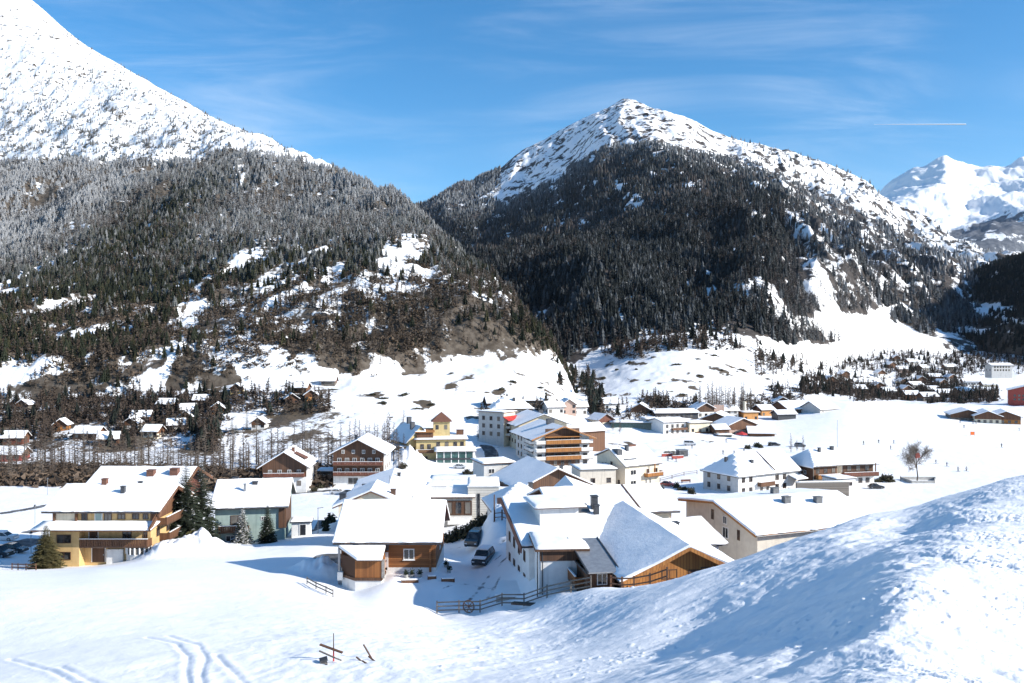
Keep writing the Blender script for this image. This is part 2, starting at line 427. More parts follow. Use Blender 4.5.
def sheet(name, label, lines, px, rows, mat, disp, cover, seed=0, amp_edge=.35, kind='structure'):
    """a mountain side lofted through lines of (column, row, distance); the last line lies behind the crest"""
    L = []
    for ln in lines:
        a = np.array(ln, float); L.append((pchip(a[:,0], a[:,1], px), np.exp(pchip(a[:,0], np.log(a[:,2]), px))))
    nl = len(L); v = np.linspace(0, nl-1, rows)
    py = np.empty((rows, len(px))); ld = np.empty_like(py)
    PY = np.array([l[0] for l in L]); LD = np.log(np.array([l[1] for l in L]))
    ld = pchip_cols(LD, v); D = np.exp(ld)
    Z = (HY-pchip_cols(PY, v))/F*D
    X = (px[None]-CX)/F*D
    Vv = np.repeat(v[:,None], len(px), 1); PXX = np.repeat(px[None], rows, 0)
    Z = Z + disp(X, D, Vv, PXX)
    row = HY - Z/D*F
    cov = cover(X, D, Z, Vv, PXX, row)
    me = raw_mesh(name, np.stack([X, D, Z], -1).reshape(-1, 3), grid_quads(rows, len(px)), mat, attrs={'cover': ('FLOAT', cov)})
    o = link(name, me); tag(o, label, kind=kind)
    return dict(X=X, Y=D, Z=Z, cov=cov, row=row, px=PXX, v=Vv, nl=nl)
def pchip_cols(A, v):
    """monotone cubic interpolation of every column of A over its row index"""
    n = len(A); d = np.diff(A, axis=0); m = np.empty_like(A); m[0] = d[0]; m[-1] = d[-1]
    p = d[:-1]*d[1:]; s = d[:-1]+d[1:]; s = np.where(np.abs(s) < 1e-12, 1e-12, s)
    m[1:-1] = np.where(p > 0, 2*p/s, 0)
    k = np.clip(np.floor(v).astype(int), 0, n-2); t = (v-k)[:,None]
    return A[k]*(1+2*t)*(1-t)**2 + m[k]*t*(1-t)**2 + A[k+1]*t*t*(3-2*t) + m[k+1]*t*t*(t-1)

# forest masses ------------------------------------------------------
def spruce_tpl(seed, tiers=5, n=7):
    r = np.random.default_rng(seed); V = []; T = []
    for t in range(tiers):
        z0 = .06+.86*t/tiers; z1 = z0+.34*(1-.35*t/tiers); rad = .24*(1-t/tiers)**.85+.028
        b = len(V); V.append((r.normal(0,.01), r.normal(0,.01), min(z1, 1.0)))
        for i in range(n*2):
            a = 2*math.pi*(i+r.uniform(-.3,.3))/(n*2); k = rad*(r.uniform(.85,1.25) if i % 2 == 0 else r.uniform(.42,.62))
            V.append((k*math.cos(a), k*math.sin(a), z0-(.05 if i % 2 == 0 else 0)+r.uniform(-.015,.015)))
        for i in range(n*2): T.append((b, b+1+i, b+1+(i+1) % (n*2)))
    return np.array(V), np.array(T)
def larch_tpl(seed, n=26):
    """a bare larch: a thin stem and loose sprays of twigs one can see through"""
    r = np.random.default_rng(seed); V = [(.012,0,0),(-.006,.01,0),(-.006,-.01,0),(0,0,1)]; T = [(0,1,3),(1,2,3),(2,0,3)]
    for i in range(n):
        z = .14+.8*(i/n)**.9+r.uniform(-.02,.02); a = r.uniform(0, 6.283); L = (.20*(1-z)**.7+.035)*r.uniform(.7,1.25)
        w = .022+.012*r.random(); b = len(V); dx, dy = math.cos(a), math.sin(a); up = r.uniform(-.02,.07)
        V += [(0,0,z+w),(0,0,z-w),(dx*L,dy*L,z+up),(dx*L*.55-dy*w*1.6,dy*L*.55+dx*w*1.6,z+up*.3),(dx*L*.55+dy*w*1.6,dy*L*.55-dx*w*1.6,z+up*.3-.012)]
        T += [(b,b+1,b+2),(b,b+3,b+2),(b+1,b+4,b+2)]
    return np.array(V), np.array(T)
def cone_tpl(seed, n=5):
    r = np.random.default_rng(seed); V = []; T = []
    for t, (z0, z1, rad) in enumerate(((.05,.72,.24),(.4,1.,.15))):
        b = len(V); V.append((0,0,z1))
        for i in range(n): a = 6.283*i/n+t; k = rad*r.uniform(.75,1.25); V.append((k*math.cos(a), k*math.sin(a), z0+r.uniform(-.06,.06)))
        for i in range(n): T.append((b, b+1+i, b+1+(i+1) % n))
    return np.array(V), np.array(T)
def shrub_tpl(seed, n=22):
    r = np.random.default_rng(seed); V = []; T = []
    for i in range(n):
        c = r.normal(size=3)*[.32,.32,.2]; c[2] = abs(c[2])*1.2+.1; b = len(V)
        for k in range(3): V.append(c+r.normal(size=3)*.14)
        T.append((b,b+1,b+2))
    return np.array(V), np.array(T)
def place_forest(name, label, pts, tpls, kinds, h, cols, mat):
    """one mesh for a far-off wood nobody could count"""
    Vs, Ts, Cs, off = [], [], [], 0
    for k, (tv, tt) in enumerate(tpls):
        idx = np.where(kinds == k)[0]
        if not len(idx): continue
        a = RNG.uniform(0, 6.283, len(idx)); ca, sa = np.cos(a), np.sin(a); hh = h[idx]; wv = hh*RNG.uniform(.8, 1.2, len(idx))
        lean = RNG.normal(0, .03, (len(idx), 2))
        x = (tv[None,:,0]*ca[:,None]-tv[None,:,1]*sa[:,None])*wv[:,None] + lean[:,:1]*tv[None,:,2]*hh[:,None] + pts[idx,0][:,None]
        y = (tv[None,:,0]*sa[:,None]+tv[None,:,1]*ca[:,None])*wv[:,None] + lean[:,1:]*tv[None,:,2]*hh[:,None] + pts[idx,1][:,None]
        z = tv[None,:,2]*hh[:,None] + pts[idx,2][:,None] - .3
        n = len(tv); Vs.append(np.stack([x, y, z], -1).reshape(-1, 3))
        Ts.append((tt[None]+(np.arange(len(idx))*n)[:,None,None]).reshape(-1, 3)+off); off += n*len(idx)
        c = cols[idx][:,None,:]*RNG.uniform(.72, 1.28, (len(idx), n, 1))
        Cs.append(np.concatenate([c, np.ones((len(idx), n, 1))], -1).reshape(-1, 4))
    me = raw_mesh(name, np.concatenate(Vs), np.concatenate(Ts), mat, smooth=False, attrs={'col': ('FLOAT_COLOR', np.concatenate(Cs))})
    return tag(link(name, me), label, kind='stuff')
def sample_sheet(S, dens, n):
    """n random places on a sheet, with probability by area and density"""
    X, Y, Z = S['X'], S['Y'], S['Z']
    a = np.stack([X[:-1,1:]-X[:-1,:-1], Y[:-1,1:]-Y[:-1,:-1], Z[:-1,1:]-Z[:-1,:-1]], -1)
    b = np.stack([X[1:,:-1]-X[:-1,:-1], Y[1:,:-1]-Y[:-1,:-1], Z[1:,:-1]-Z[:-1,:-1]], -1)
    ar = np.linalg.norm(np.cross(a, b), axis=-1)
    p = (ar*dens[:-1,:-1]).ravel(); p = p/p.sum()
    i = RNG.choice(len(p), n, p=p); nu = X.shape[1]-1; r, c = i//nu, i % nu
    f, g = RNG.random(n), RNG.random(n)
    def it(A): return (A[r,c]*(1-f)+A[r,c+1]*f)*(1-g)+(A[r+1,c]*(1-f)+A[r+1,c+1]*f)*g
    return np.stack([it(X), it(Y), it(Z)], 1), it(S['px']), it(S['row']), it(S['v'])
def blob(px, row, x, y, rx, ry, ang=0):
    c, s = math.cos(R(ang)), math.sin(R(ang)); dx, dy = px-x, row-y
    u = (dx*c+dy*s)/rx; v = (-dx*s+dy*c)/ry
    return np.clip(1.35-np.sqrt(u*u+v*v), 0, 1)

def build_left_mountain():
    A = [[(-260,470,400),(560,470,430),(585,490,440)],
         [(-260,402,430),(0,398,430),(150,392,435),(250,386,440),(350,380,450),(430,364,480),(520,348,508),(548,368,520),(585,440,530)],
         [(-260,345,570),(0,338,570),(150,332,570),(250,314,580),(350,308,580),(430,306,580),(500,326,550),(548,364,540),(585,436,540)],
         [(-260,300,780),(0,304,760),(100,308,710),(170,294,705),(260,264,725),(330,255,745),(420,258,745),(470,290,690),(510,320,600),(548,362,560),(585,434,548)],
         [(-260,285,1000),(0,288,920),(100,286,860),(170,271,855),(260,254,865),(330,248,870),(420,250,850),(470,287,730),(515,322,620),(548,361,572),(585,432,556)],
         [(-260,140,1800),(0,165,1600),(130,163,1500),(190,161,1450),(230,158,1400),(300,168,1300),(350,195,1150),(400,221,980),(440,254,880),(480,289,740),(520,330,630),(548,360,584),(585,430,564)],
         [(-260,-190,3300),(-60,-66,2800),(0,-20,2600),(30,1,2500),(85,46,2350),(130,73,2150),(180,101,2000),(230,129,1800),(265,149,1650),(300,164,1450),(330,181,1300),(370,203,1150),(400,218,1030),(440,253,930),(480,288,790),(510,324,690),(540,350,610),(550,362,592),(585,430,575)],
         [(-260,60,4600),(0,160,3600),(300,330,2000),(440,380,1300),(556,520,760),(585,560,740)]]
    px = np.linspace(-250, 584, 640)
    def disp(X, Y, V, P):
        s = np.clip((Y-430)/900, .08, 1)
        edge = 1-.75*np.exp(-((V-6)/.35)**2)
        k = sstep(.9, 1.3, V)*edge
        up = sstep(4.6, 5.4, V)
        u = X/150+.35*fbm(X/260, Y/260, 3)
        return k*(s*34*(ridged(u, Y/700, 5)-.1)*(.6-.4*up) + s*24*fbm(X/190, Y/190, 5)*(1-.5*up) + (6+3*up)*ridged(X/60+.6*fbm(X/90,Y/90,2), Y/90, 4, .6))
    def cover(X, Y, Z, V, P, row):
        tl = np.interp(P, [0,60,130,190,230,300,350,430], [164,160,162,161,150,160,175,190]) + 5*fbm(P/26, row/40, 3)
        c = 1-sstep(-4, 8, tl-row)*.78
        c = np.where(row < tl, np.minimum(c, .55*fbm(P/52,row/26,3)+.38+.30*blob(P,row,50,140,120,42)+.05*sstep(60,140,row)+.16*fbm(P/22,row/9,4)-.12*sstep(40,0,row-np.interp(P,[0,85,180,300,370],[-10,50,105,163,197]))), c)
        n = fbm(X/60, Y/60, 5, .6)
        low = sstep(3.4, 2.6, V)
        c -= low*.55*sstep(.02, .42, n+.08)+.35*sstep(.15,.5,fbm(X/28,Y/45,4))*sstep(200,240,row)
        for b in ((185,320,13,44,22),(176,288,20,9,-12),(130,318,16,13,0),(68,308,34,6,-15),(260,263,26,5,-12),(405,288,18,6,20),(238,180,10,22,10),(70,228,13,6,0),
                  (30,272,60,9,-24),(420,300,20,6,25),(345,285,40,12,0),(330,200,20,5,20),(300,385,60,6,-4),(250,350,40,12,-8),(230,345,30,18,0),(340,330,40,14,5),(80,360,50,10,-10)):
            c -= .75*blob(P, row, *b)*np.clip(.42+1.6*fbm(P/7, row/7, 3), 0, 1)
        fm = sstep(268, 290, row)*sstep(150, 250, P)*sstep(1.1, 1.6, V)
        c = c*(1-.8*fm)+.8*fm*(.66+.30*fbm(P/9, row/6, 4))
        c -= .95*blob(P, row, 190, 318, 7, 44, 24)*np.clip(.8+fbm(P/6, row/6, 3), 0, 1)
        c = np.where(V > 1.15, np.maximum(c, .47), c)
        c += .75*blob(P, row, 478, 326, 78, 26, 12)+.6*blob(P, row, 380, 342, 60, 22)
        return np.clip(np.minimum(c, 1)-.5*(1-sstep(.8, 1.05, V)), 0, 1)
    S = sheet('mountain', 'steep forested mountain flank on the near left side of the valley', A, px, 560,
              mountain_mat('near_mountain', 22, (.060,.048,.037), (.125,.105,.085), .70), disp, cover)
    P, row, v = S['px'], S['row'], S['v']
    dens = np.clip(S['cov']*1.9-.86, 0, 1)*sstep(.9, 1.15, v)*(v < 6.6)
    dens *= np.clip(.75+1.0*fbm(S['X']/75, S['Y']/75, 4), .08, 1.2)
    tl = np.interp(P, [0,60,130,190,230,300,350,430], [164,160,162,161,150,160,175,190])
    dens = np.where(row < tl-3, dens*.3+.46*blob(P,row,40,125,130,52)*np.clip(.5+1.6*fbm(P/16,row/9,3),0,1)+.4*blob(P,row,110,142,130,26)*np.clip(fbm(P/14,row/8,3)*3,0,1)+.14*blob(P,row,215,150,70,22)+.012*(v<6), dens)
    fm = sstep(268, 290, row)*sstep(150, 250, P)
    dens *= (1-.42*fm)
    n = 84000
    # more trees per area near by, where single trees are seen
    dens = dens*np.clip((900/S['Y'])**1.1, .35, 2.6)
    pts, p, r, vv = sample_sheet(S, dens, n)
    h = RNG.uniform(4.5, 11.5, n)*np.clip(.62+.25*pts[:,1]/900, .66, 1.1)
    t = np.interp(p, [0,60,130,190,230,300,350,430], [164,160,162,161,150,160,175,190])
    h = np.where(r < t-2, h*.62, h)
    frost_shade = np.clip(sstep(285, 190, r)*.62 + .55*blob(p, r, 0, 200, 130, 90) + .25*sstep(t+40, t-5, r) + .16*RNG.normal(size=n) - .5*blob(p, r, 150, 215, 110, 34, -28), 0, .95)  # frost tint, thinned along a diagonal band to paint a cast shadow
    frost_shade *= sstep(300, 255, r)
    frost_shade = np.where(r < t, np.clip(.18+.42*RNG.random(n), 0, 1), frost_shade)
    frost_shade = np.clip(frost_shade+.35*(RNG.random(n) < .08)*(r < 330), 0, .9)
    lar = RNG.random(n) < np.clip(.55+.9*fbm(pts[:,0]/120, pts[:,1]/120, 3)+.32*sstep(268, 300, r)*sstep(150,250,p)+.15*sstep(330, 370, r)-.35*blob(p,r,120,290,120,60)-.4*blob(p,r,390,262,110,16), .1, .93)
    base = np.where(lar[:,None], np.array([.085,.067,.053])*RNG.uniform(.5,1.4,(n,1)), np.array([.020,.024,.015])*RNG.uniform(.5,1.4,(n,1)))
    olive = (RNG.random(n) < .2)[:,None]&~lar[:,None]; base = np.where(olive, np.array([.036,.035,.018]), base)
    col = base*(1-frost_shade[:,None]*.82)+np.array([.42,.43,.45])*frost_shade[:,None]*.82
    kinds = np.where(lar, 3+RNG.integers(0,3,n), RNG.integers(0,3,n))
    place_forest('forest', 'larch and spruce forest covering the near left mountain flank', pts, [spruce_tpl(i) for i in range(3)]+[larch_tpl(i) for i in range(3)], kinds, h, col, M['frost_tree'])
    # undergrowth at the lower edge of the wood
    d2 = sstep(.95, 1.1, v)*sstep(3.2, 1.6, v)
    m = 4500; pts, p, r, vv = sample_sheet(S, d2*np.clip(.3+fbm(S['X']/40, S['Y']/40, 3)*1.6, .03, 1), m)
    place_forest('undergrowth', 'brown leafless scrub along the foot of the left mountain', pts, [shrub_tpl(i) for i in range(3)], RNG.integers(0,3,m),
                 RNG.uniform(2., 5.5, m), np.array([.085,.064,.047])*RNG.uniform(.5,1.5,(m,1)), M['frost_tree'])
    return S

def build_central_mountain():
    A = [[(370,470,570),(760,470,600),(850,470,760),(1080,470,1000)],
         [(370,400,620),(420,395,620),(560,376,640),(600,356,660),(640,347,665),(700,340,680),(750,344,690),(790,352,740),(830,349,900),(870,346,1040),(920,341,1150),(1080,330,1500)],
         [(370,335,900),(520,332,900),(600,317,900),(650,307,900),(700,298,950),(760,292,1000),(800,308,1060),(850,318,1250),(900,314,1600),(950,302,2100),(1000,293,2600),(1080,298,2900)],
         [(370,300,1700),(420,300,1700),(500,292,1650),(540,281,1620),(600,259,1600),(650,243,1620),(690,233,1700),(740,239,1800),(800,263,1900),(860,286,2100),(900,295,2400),(950,290,2700),(1000,290,3000),(1080,300,3200)],
         [(370,280,2700),(420,283,2700),(500,270,2500),(540,262,2350),(600,244,2150),(650,228,2100),(690,216,2100),(740,222,2250),(800,245,2350),(860,266,2600),(900,277,2800),(950,279,3000),(1000,288,3200),(1080,301,3400)],
         [(370,236,3700),(420,222,3600),(460,206,3500),(500,204,3400),(560,182,3200),(610,152,3050),(650,150,2850),(700,170,2800),(760,192,2900),(820,210,3100),(870,226,3200),(920,247,3250),(960,264,3300),(1000,287,3400),(1080,302,3500)],
         [(370,240,4300),(420,216,4200),(450,196,4150),(480,182,4100),(500,172,4050),(520,155,4050),(560,134,4050),(600,116,4000),(613,109,4000),(625,102,4000),(638,107,3980),(664,117,3900),(690,123,3850),(720,139,3800),(760,154,3750),(790,164,3700),(830,181,3650),(870,199,3600),(900,217,3600),(940,244,3600),(985,268,3650),(1010,290,3700),(1080,304,3700)],
         [(370,420,6500),(620,330,6500),(1080,420,5500)]]
    px = np.linspace(374, 1076, 640)
    def disp(X, Y, V, P):
        edge = 1-.8*np.exp(-((V-6)/.3)**2)
        k = sstep(1.05, 2., V)*edge
        up = sstep(4.2, 5.2, V)
        u = X/330+.5*fbm(X/700, Y/700, 3)
        right = sstep(690, 820, P)
        return k*(85*(ridged(u, Y/1700, 5, .55)-.15)*(.42-.1*up+.4*right) + 40*fbm(X/420, Y/420, 5)*(1-.4*up) + 9*ridged(X/120, Y/160, 4, .6)) + 7*(1-edge)*(ridged(P/22., V*.0, 4)-.3)
    def cover(X, Y, Z, V, P, row):
        tl = np.interp(P, [420,450,500,560,600,640,690,740,800,860,900,1000], [200,208,205,178,150,142,152,162,186,212,232,280])
        tl = tl + 9*fbm(P/30, row/30, 4)
        c = .93+.30*fbm(P/6,row/4.5,3)-(.53-.15*sstep(720,800,P))*sstep(-6, 14, tl-row)+.35*fbm(P/34,row/16,3)*sstep(0,10,tl-row)-.10*sstep(14,60,tl-row)+.30*fbm(P/12,row/7,5)
        # the left shoulder below the ridge is wooded right up to it
        c = np.maximum(c, .95*sstep(497, 470, P+.9*(row-200)))
        right = sstep(720, 820, P-.55*(row-200))
        q_ = .8*P-.6*row; a_ = .6*P+.8*row
        c -= right*.03*sstep(330,250,row)
        c -= right*.62*sstep(.0, .34, fbm(q_/5., a_/30., 5))*sstep(335, 280, row)
        n = fbm(X/150, Y/150, 5, .6); c -= .34*sstep(.25, .6, n)*sstep(400, 620, P)+.55*sstep(.16,.5,fbm(X/70,Y/120,4))*sstep(560,680,P)
        for b in ((683,270,4,30,6),(680,300,9,16,0),(708,296,7,26,-5),(655,300,8,8,0),(625,318,8,20,0),(700,318,20,18,0),(560,222,26,5,-24),(660,195,14,8,20),(690,188,20,9,22),(755,215,26,7,30)):
            c -= .8*blob(P, row, *b)*np.clip(.6+1.3*fbm(P/8, row/8, 3), 0, 1)
        c -= .9*sstep(1.16, 1.02, V)*sstep(980, 900, P)
        c = np.maximum(c, np.where(V > 1.2, .57, c))
        mead = np.maximum(blob(P, row, 862, 330, 52, 13, 8), np.maximum(blob(P, row, 888, 342, 30, 9, 12), blob(P,row,872,318,30,5,-20)))
        c -= 1.4*mead
        return np.clip(c, 0, 1)
    S = sheet('mountain', 'pyramid shaped snow capped mountain at the end of the side valley', A, px, 560,
              mountain_mat('far_mountain', 42, (.040,.035,.032), (.090,.078,.072), .66), disp, cover)
    P, row, v = S['px'], S['row'], S['v']
    dens = np.clip(S['cov']*1.8-.8, 0, 1)*sstep(1., 1.12, v)*(v < 6.02)*np.clip((1500/S['Y'])**1.5, .12, 3)
    dens *= np.clip(.85+.8*fbm(S['X']/150, S['Y']/150, 4), .1, 1.2)*np.clip(.75+1.5*fbm(S['X']/55, S['Y']/80, 4), .08, 1.3)
    tl = np.interp(P, [420,450,500,560,600,640,690,740,800,860,900,1000], [200,208,205,178,150,142,152,162,186,212,232,280])
    dens *= np.where((row < tl)&(P > 500), np.where(P > 730, .3, .0), 1)*(1-.72*sstep(720, 800, P-.55*(row-200))*sstep(330,290,row))
    n = 66000
    pts, p, r, vv = sample_sheet(S, dens, n)
    near = sstep(1500, 800, pts[:,1])
    h = RNG.uniform(7, 15, n)*(1+.45*(1-near))
    lar = RNG.random(n) < np.clip(.25+.8*fbm(pts[:,0]/260, pts[:,1]/260, 3)+.38*blob(p,r,800,300,110,60)+.45*sstep(320, 350, r)+.3*sstep(760,860,p), .05, .9)
    base = np.where(lar[:,None], np.array([.046,.038,.034]), np.array([.013,.016,.016]))*RNG.uniform(.7,1.35,(n,1))
    fr = np.clip(.16*RNG.random(n)**4 + .4*sstep(t_of(p)+22, t_of(p)-5, r)*RNG.random(n) + .2*sstep(760,840,p)*RNG.random(n), 0, .6)[:,None]
    col = base*(1-fr)+np.array([.55,.58,.62])*fr
    big = (pts[:,1] < 1700)
    kinds = np.where(big, np.where(lar, 3+RNG.integers(0,2,n), RNG.integers(0,3,n)), np.where(lar, 7, 5+RNG.integers(0,2,n)))
    tp = [spruce_tpl(20+i, 4, 5) for i in range(3)]+[larch_tpl(30+i, 18) for i in range(2)]+[cone_tpl(i) for i in range(3)]
    place_forest('forest', 'dark forest covering the lower half of the pyramid shaped mountain', pts, tp, kinds, h, col, M['frost_tree'])
    return S
def t_of(p): return np.interp(p, [420,450,500,560,600,640,690,740,800,860,900,1000], [200,208,205,178,150,142,152,162,186,212,232,280])

def build_far_ranges():
    snowrock = mountain_mat('high_range', 130, (.09,.10,.12), (.16,.17,.19), .86)
    A = [[(840,420,5600),(1180,420,5600)],
         [(840,300,6000),(900,285,6000),(960,272,6000),(1020,262,6000),(1180,250,6000)],
         [(840,262,7200),(900,232,7200),(960,238,7200),(1020,222,7200),(1180,205,7200)],
         [(840,245,8600),(880,205,8600),(905,198,8400),(945,188,8200),(970,195,8500),(1020,192,8500),(1180,185,8500)],
         [(840,240,9800),(870,210,9800),(885,194,9700),(898,184,9600),(912,177,9600),(925,174,9500),(938,165,9500),(946,161,9400),(955,167,9400),(968,172,9500),(980,176,9600),(992,173,9600),(1005,176,9600),(1018,169,9500),(1030,164,9400),(1100,180,9600),(1180,160,9600)],
         [(840,420,12500),(1180,420,12500)]]
    px = np.linspace(845, 1175, 300)
    def disp(X, Y, V, P):
        e = 1-.85*np.exp(-((V-4)/.22)**2)
        return e*sstep(.6,1.2,V)*(95*(ridged(X/1100+.4*fbm(X/1500,Y/1500,2), Y/1900, 6, .55)-.1) + 60*fbm(X/500, Y/500, 5)) + 16*(1-e)*(ridged(P/11., V*0, 4)-.3)
    def cover(X, Y, Z, V, P, row):
        return np.clip(1.08-sstep(-2, 14, (np.interp(P,[880,940,980,1024,1100],[262,244,226,215,212])+8*fbm(P/16,row/10,4))-row)*.74 + .15*fbm(P/8,row/8,3), 0, 1.1)
    sheet('mountain', 'bright snow covered high range far off at the right end of the valley', A, px, 260, snowrock, disp, cover)
    B = [[(350,420,7000),(460,420,7000)],[(350,235,8000),(385,212,8000),(402,215,8000),(430,225,8000),(460,240,8000)],
         [(350,216,9000),(378,193,9000),(390,195,9000),(400,199,9000),(410,203,9000),(418,209,9000),(430,218,9000),(460,236,9000)],[(350,420,11000),(460,420,11000)]]
    sheet('mountain', 'small distant snowy summit peeping out behind the left mountain', B, np.linspace(352, 458, 90), 60, snowrock,
          lambda X,Y,V,P: 25*fbm(X/250,Y/400,4)*sstep(.5,1,V), lambda X,Y,Z,V,P,row: np.zeros_like(X))
    # the wooded hill in shade on the right
    C = [[(870,430,1400),(1180,430,850)],
         [(870,352,1420),(905,350,1360),(960,350,1240),(1024,350,1100),(1180,350,860)],
         [(870,334,1900),(905,326,1850),(950,318,1700),(1000,311,1500),(1060,302,1300),(1180,290,1100)],
         [(870,322,2700),(895,309,2650),(910,302,2600),(925,295,2500),(940,288,2400),(960,281,2250),(985,277,2050),(1005,269,1900),(1024,260,1780),(1080,240,1550),(1180,205,1300)],
         [(870,430,3600),(1180,420,2600)]]
    def disp(X, Y, V, P): return sstep(1,1.5,V)*(1-.6*np.exp(-((V-3)/.2)**2))*(40*fbm(X/260,Y/260,4)+22*ridged(X/150,Y/400,3))
    def cover(X, Y, Z, V, P, row):
        c = .95+.2*fbm(X/80,Y/80,3)
        c = c-.9*blob(P,row,985,309,34,6,4)-.7*blob(P,row,1000,320,60,3,4)-.6*blob(P,row,905,322,30,4,0)-.6*blob(P,row,960,330,60,3,3)
        return np.clip(c, 0, 1)
    S = sheet('hill', 'low wooded hill lying in shade at the right edge of the valley', C, np.linspace(872, 1178, 260), 160,
              mountain_mat('shaded_hill', 60, (.05,.045,.04), (.085,.075,.065), .6), disp, cover)
    n = 16000
    dens = np.clip(S['cov']*1.5-.5, 0, 1)*sstep(.9,1.0,S['v'])*(S['v']<3.1)*np.clip(1.+.7*fbm(S['X']/90,S['Y']/90,3), .1, 1.5)*np.clip((1400/S['Y'])**1.3,.2,2)
    pts, p, r, vv = sample_sheet(S, dens, n)
    lar = (RNG.random(n) < .3+.3*(r > 320))
    col = np.where(lar[:,None], np.array([.055,.042,.034]), np.array([.014,.018,.016]))*RNG.uniform(.7,1.3,(n,1))
    place_forest('forest', 'dark spruce wood on the shaded hill at the right edge', pts, [spruce_tpl(40+i,4,5) for i in range(2)]+[larch_tpl(50,16)],
                 np.where(lar, 2, RNG.integers(0,2,n)), RNG.uniform(7,13,n), col, M['frost_tree'])

# ------------------------------------------------------------------ light, sky, camera
SUN_EL, SUN_AZ = 27.5, -19.       # azimuth from +x towards +y: the sun stands to the right, a little behind the camera
def build_light():
    d = np.array([math.cos(R(SUN_AZ))*math.cos(R(SUN_EL)), math.sin(R(SUN_AZ))*math.cos(R(SUN_EL)), math.sin(R(SUN_EL))])
    l = bpy.data.lights.new('sun', 'SUN'); l.energy = 4.9; l.angle = R(.53); l.color = (1., .945, .86)
    o = bpy.data.objects.new('sun', l); COL.objects.link(o)
    import mathutils
    o.rotation_euler = mathutils.Vector(d).to_track_quat('Z', 'Y').to_euler(); o.location = (200, -200, 300)
    w = bpy.data.worlds.new('World'); SC.world = w; w.use_nodes = True; nt = w.node_tree
    bg = nt.nodes['Background']
    sky = nt.nodes.new('ShaderNodeTexSky'); sky.sky_type = 'NISHITA'; sky.sun_disc = False
    sky.sun_elevation = R(SUN_EL); sky.sun_rotation = math.atan2(d[0], d[1]); sky.altitude = 1400
    sky.air_density = 1.0; sky.dust_density = .7; sky.ozone_density = 2.2
    # thin cirrus: streaks stretched along the wind, in the direction of the sky
    tc = nt.nodes.new('ShaderNodeTexCoord'); sp = nt.nodes.new('ShaderNodeSeparateXYZ'); nt.links.new(tc.outputs['Generated'], sp.inputs[0])
    zz = math_(nt, 'MAXIMUM', math_(nt, 'ABSOLUTE', sp.outputs['Y']), .15)
    u = math_(nt, 'DIVIDE', sp.outputs['X'], zz); v = math_(nt, 'DIVIDE', sp.outputs['Z'], zz)
    cb = nt.nodes.new('ShaderNodeCombineXYZ'); nt.links.new(u, cb.inputs[0]); nt.links.new(v, cb.inputs[1])
    mp = nt.nodes.new('ShaderNodeMapping'); mp.inputs['Rotation'].default_value = (0,0,R(16)); mp.inputs['Scale'].default_value = (1.7, 11., 1)
    nt.links.new(cb.outputs[0], mp.inputs['Vector'])
    n1 = noise_n(nt, 1.3, 7, .62, mp.outputs['Vector']); n1.node.inputs['Distortion'].default_value = .7
    n2 = noise_n(nt, 2.6, 2, .5, cb.outputs[0])
    cl = math_(nt, 'MULTIPLY', ramp(nt, n1, .40, .84), ramp(nt, n2, .28, .68))
    mx = mixc(nt, math_(nt, 'MULTIPLY', cl, .42), sky.outputs['Color'], (5.2, 5.6, 6.2))
    hsv = nt.nodes.new('ShaderNodeHueSaturation'); hsv.inputs['Saturation'].default_value = 1.34; hsv.inputs['Hue'].default_value = .496
    nt.links.new(mx, hsv.inputs['Color']); nt.links.new(hsv.outputs[0], bg.inputs['Color']); bg.inputs['Strength'].default_value = .126
def build_haze():
    m = bpy.data.materials.new('haze'); m.use_nodes = True; nt = m.node_tree
    nt.nodes.clear(); out = nt.nodes.new('ShaderNodeOutputMaterial'); v = nt.nodes.new('ShaderNodeVolumePrincipled')
    v.inputs['Color'].default_value = (.62,.78,1.,1); v.inputs['Density'].default_value = HAZE; v.inputs['Anisotropy'].default_value = .2
    nt.links.new(v.outputs[0], out.inputs['Volume'])
    b = MB().box(-17000, 17000, -600, 17000, -420, 2400); o = b.build('haze', m)
    tag(o, 'thin blue winter air filling the valley', kind='stuff')
HAZE = .9e-5
def build_camera():
    c = bpy.data.cameras.new('camera'); c.sensor_width = 36; c.lens = 36*F/1024; c.clip_start = .2; c.clip_end = 200000
    c.shift_y = 0.0005
    o = bpy.data.objects.new('camera', c); COL.objects.link(o); o.rotation_euler = (R(90), 0, 0); SC.camera = o
    SC.view_settings.view_transform = 'Standard'; SC.view_settings.look = 'None'; SC.view_settings.gamma = 1
    SC.view_settings.exposure = EXPOSURE; SC.view_settings.use_curve_mapping = False
    SC.cycles.max_bounces = 6; SC.cycles.diffuse_bounces = 4; SC.cycles.volume_bounces = 0
    SC.cycles.use_denoising = True; SC.cycles.use_adaptive_sampling = True
    try: SC.cycles.denoiser = 'OPENIMAGEDENOISE'
    except Exception: pass
EXPOSURE = .66
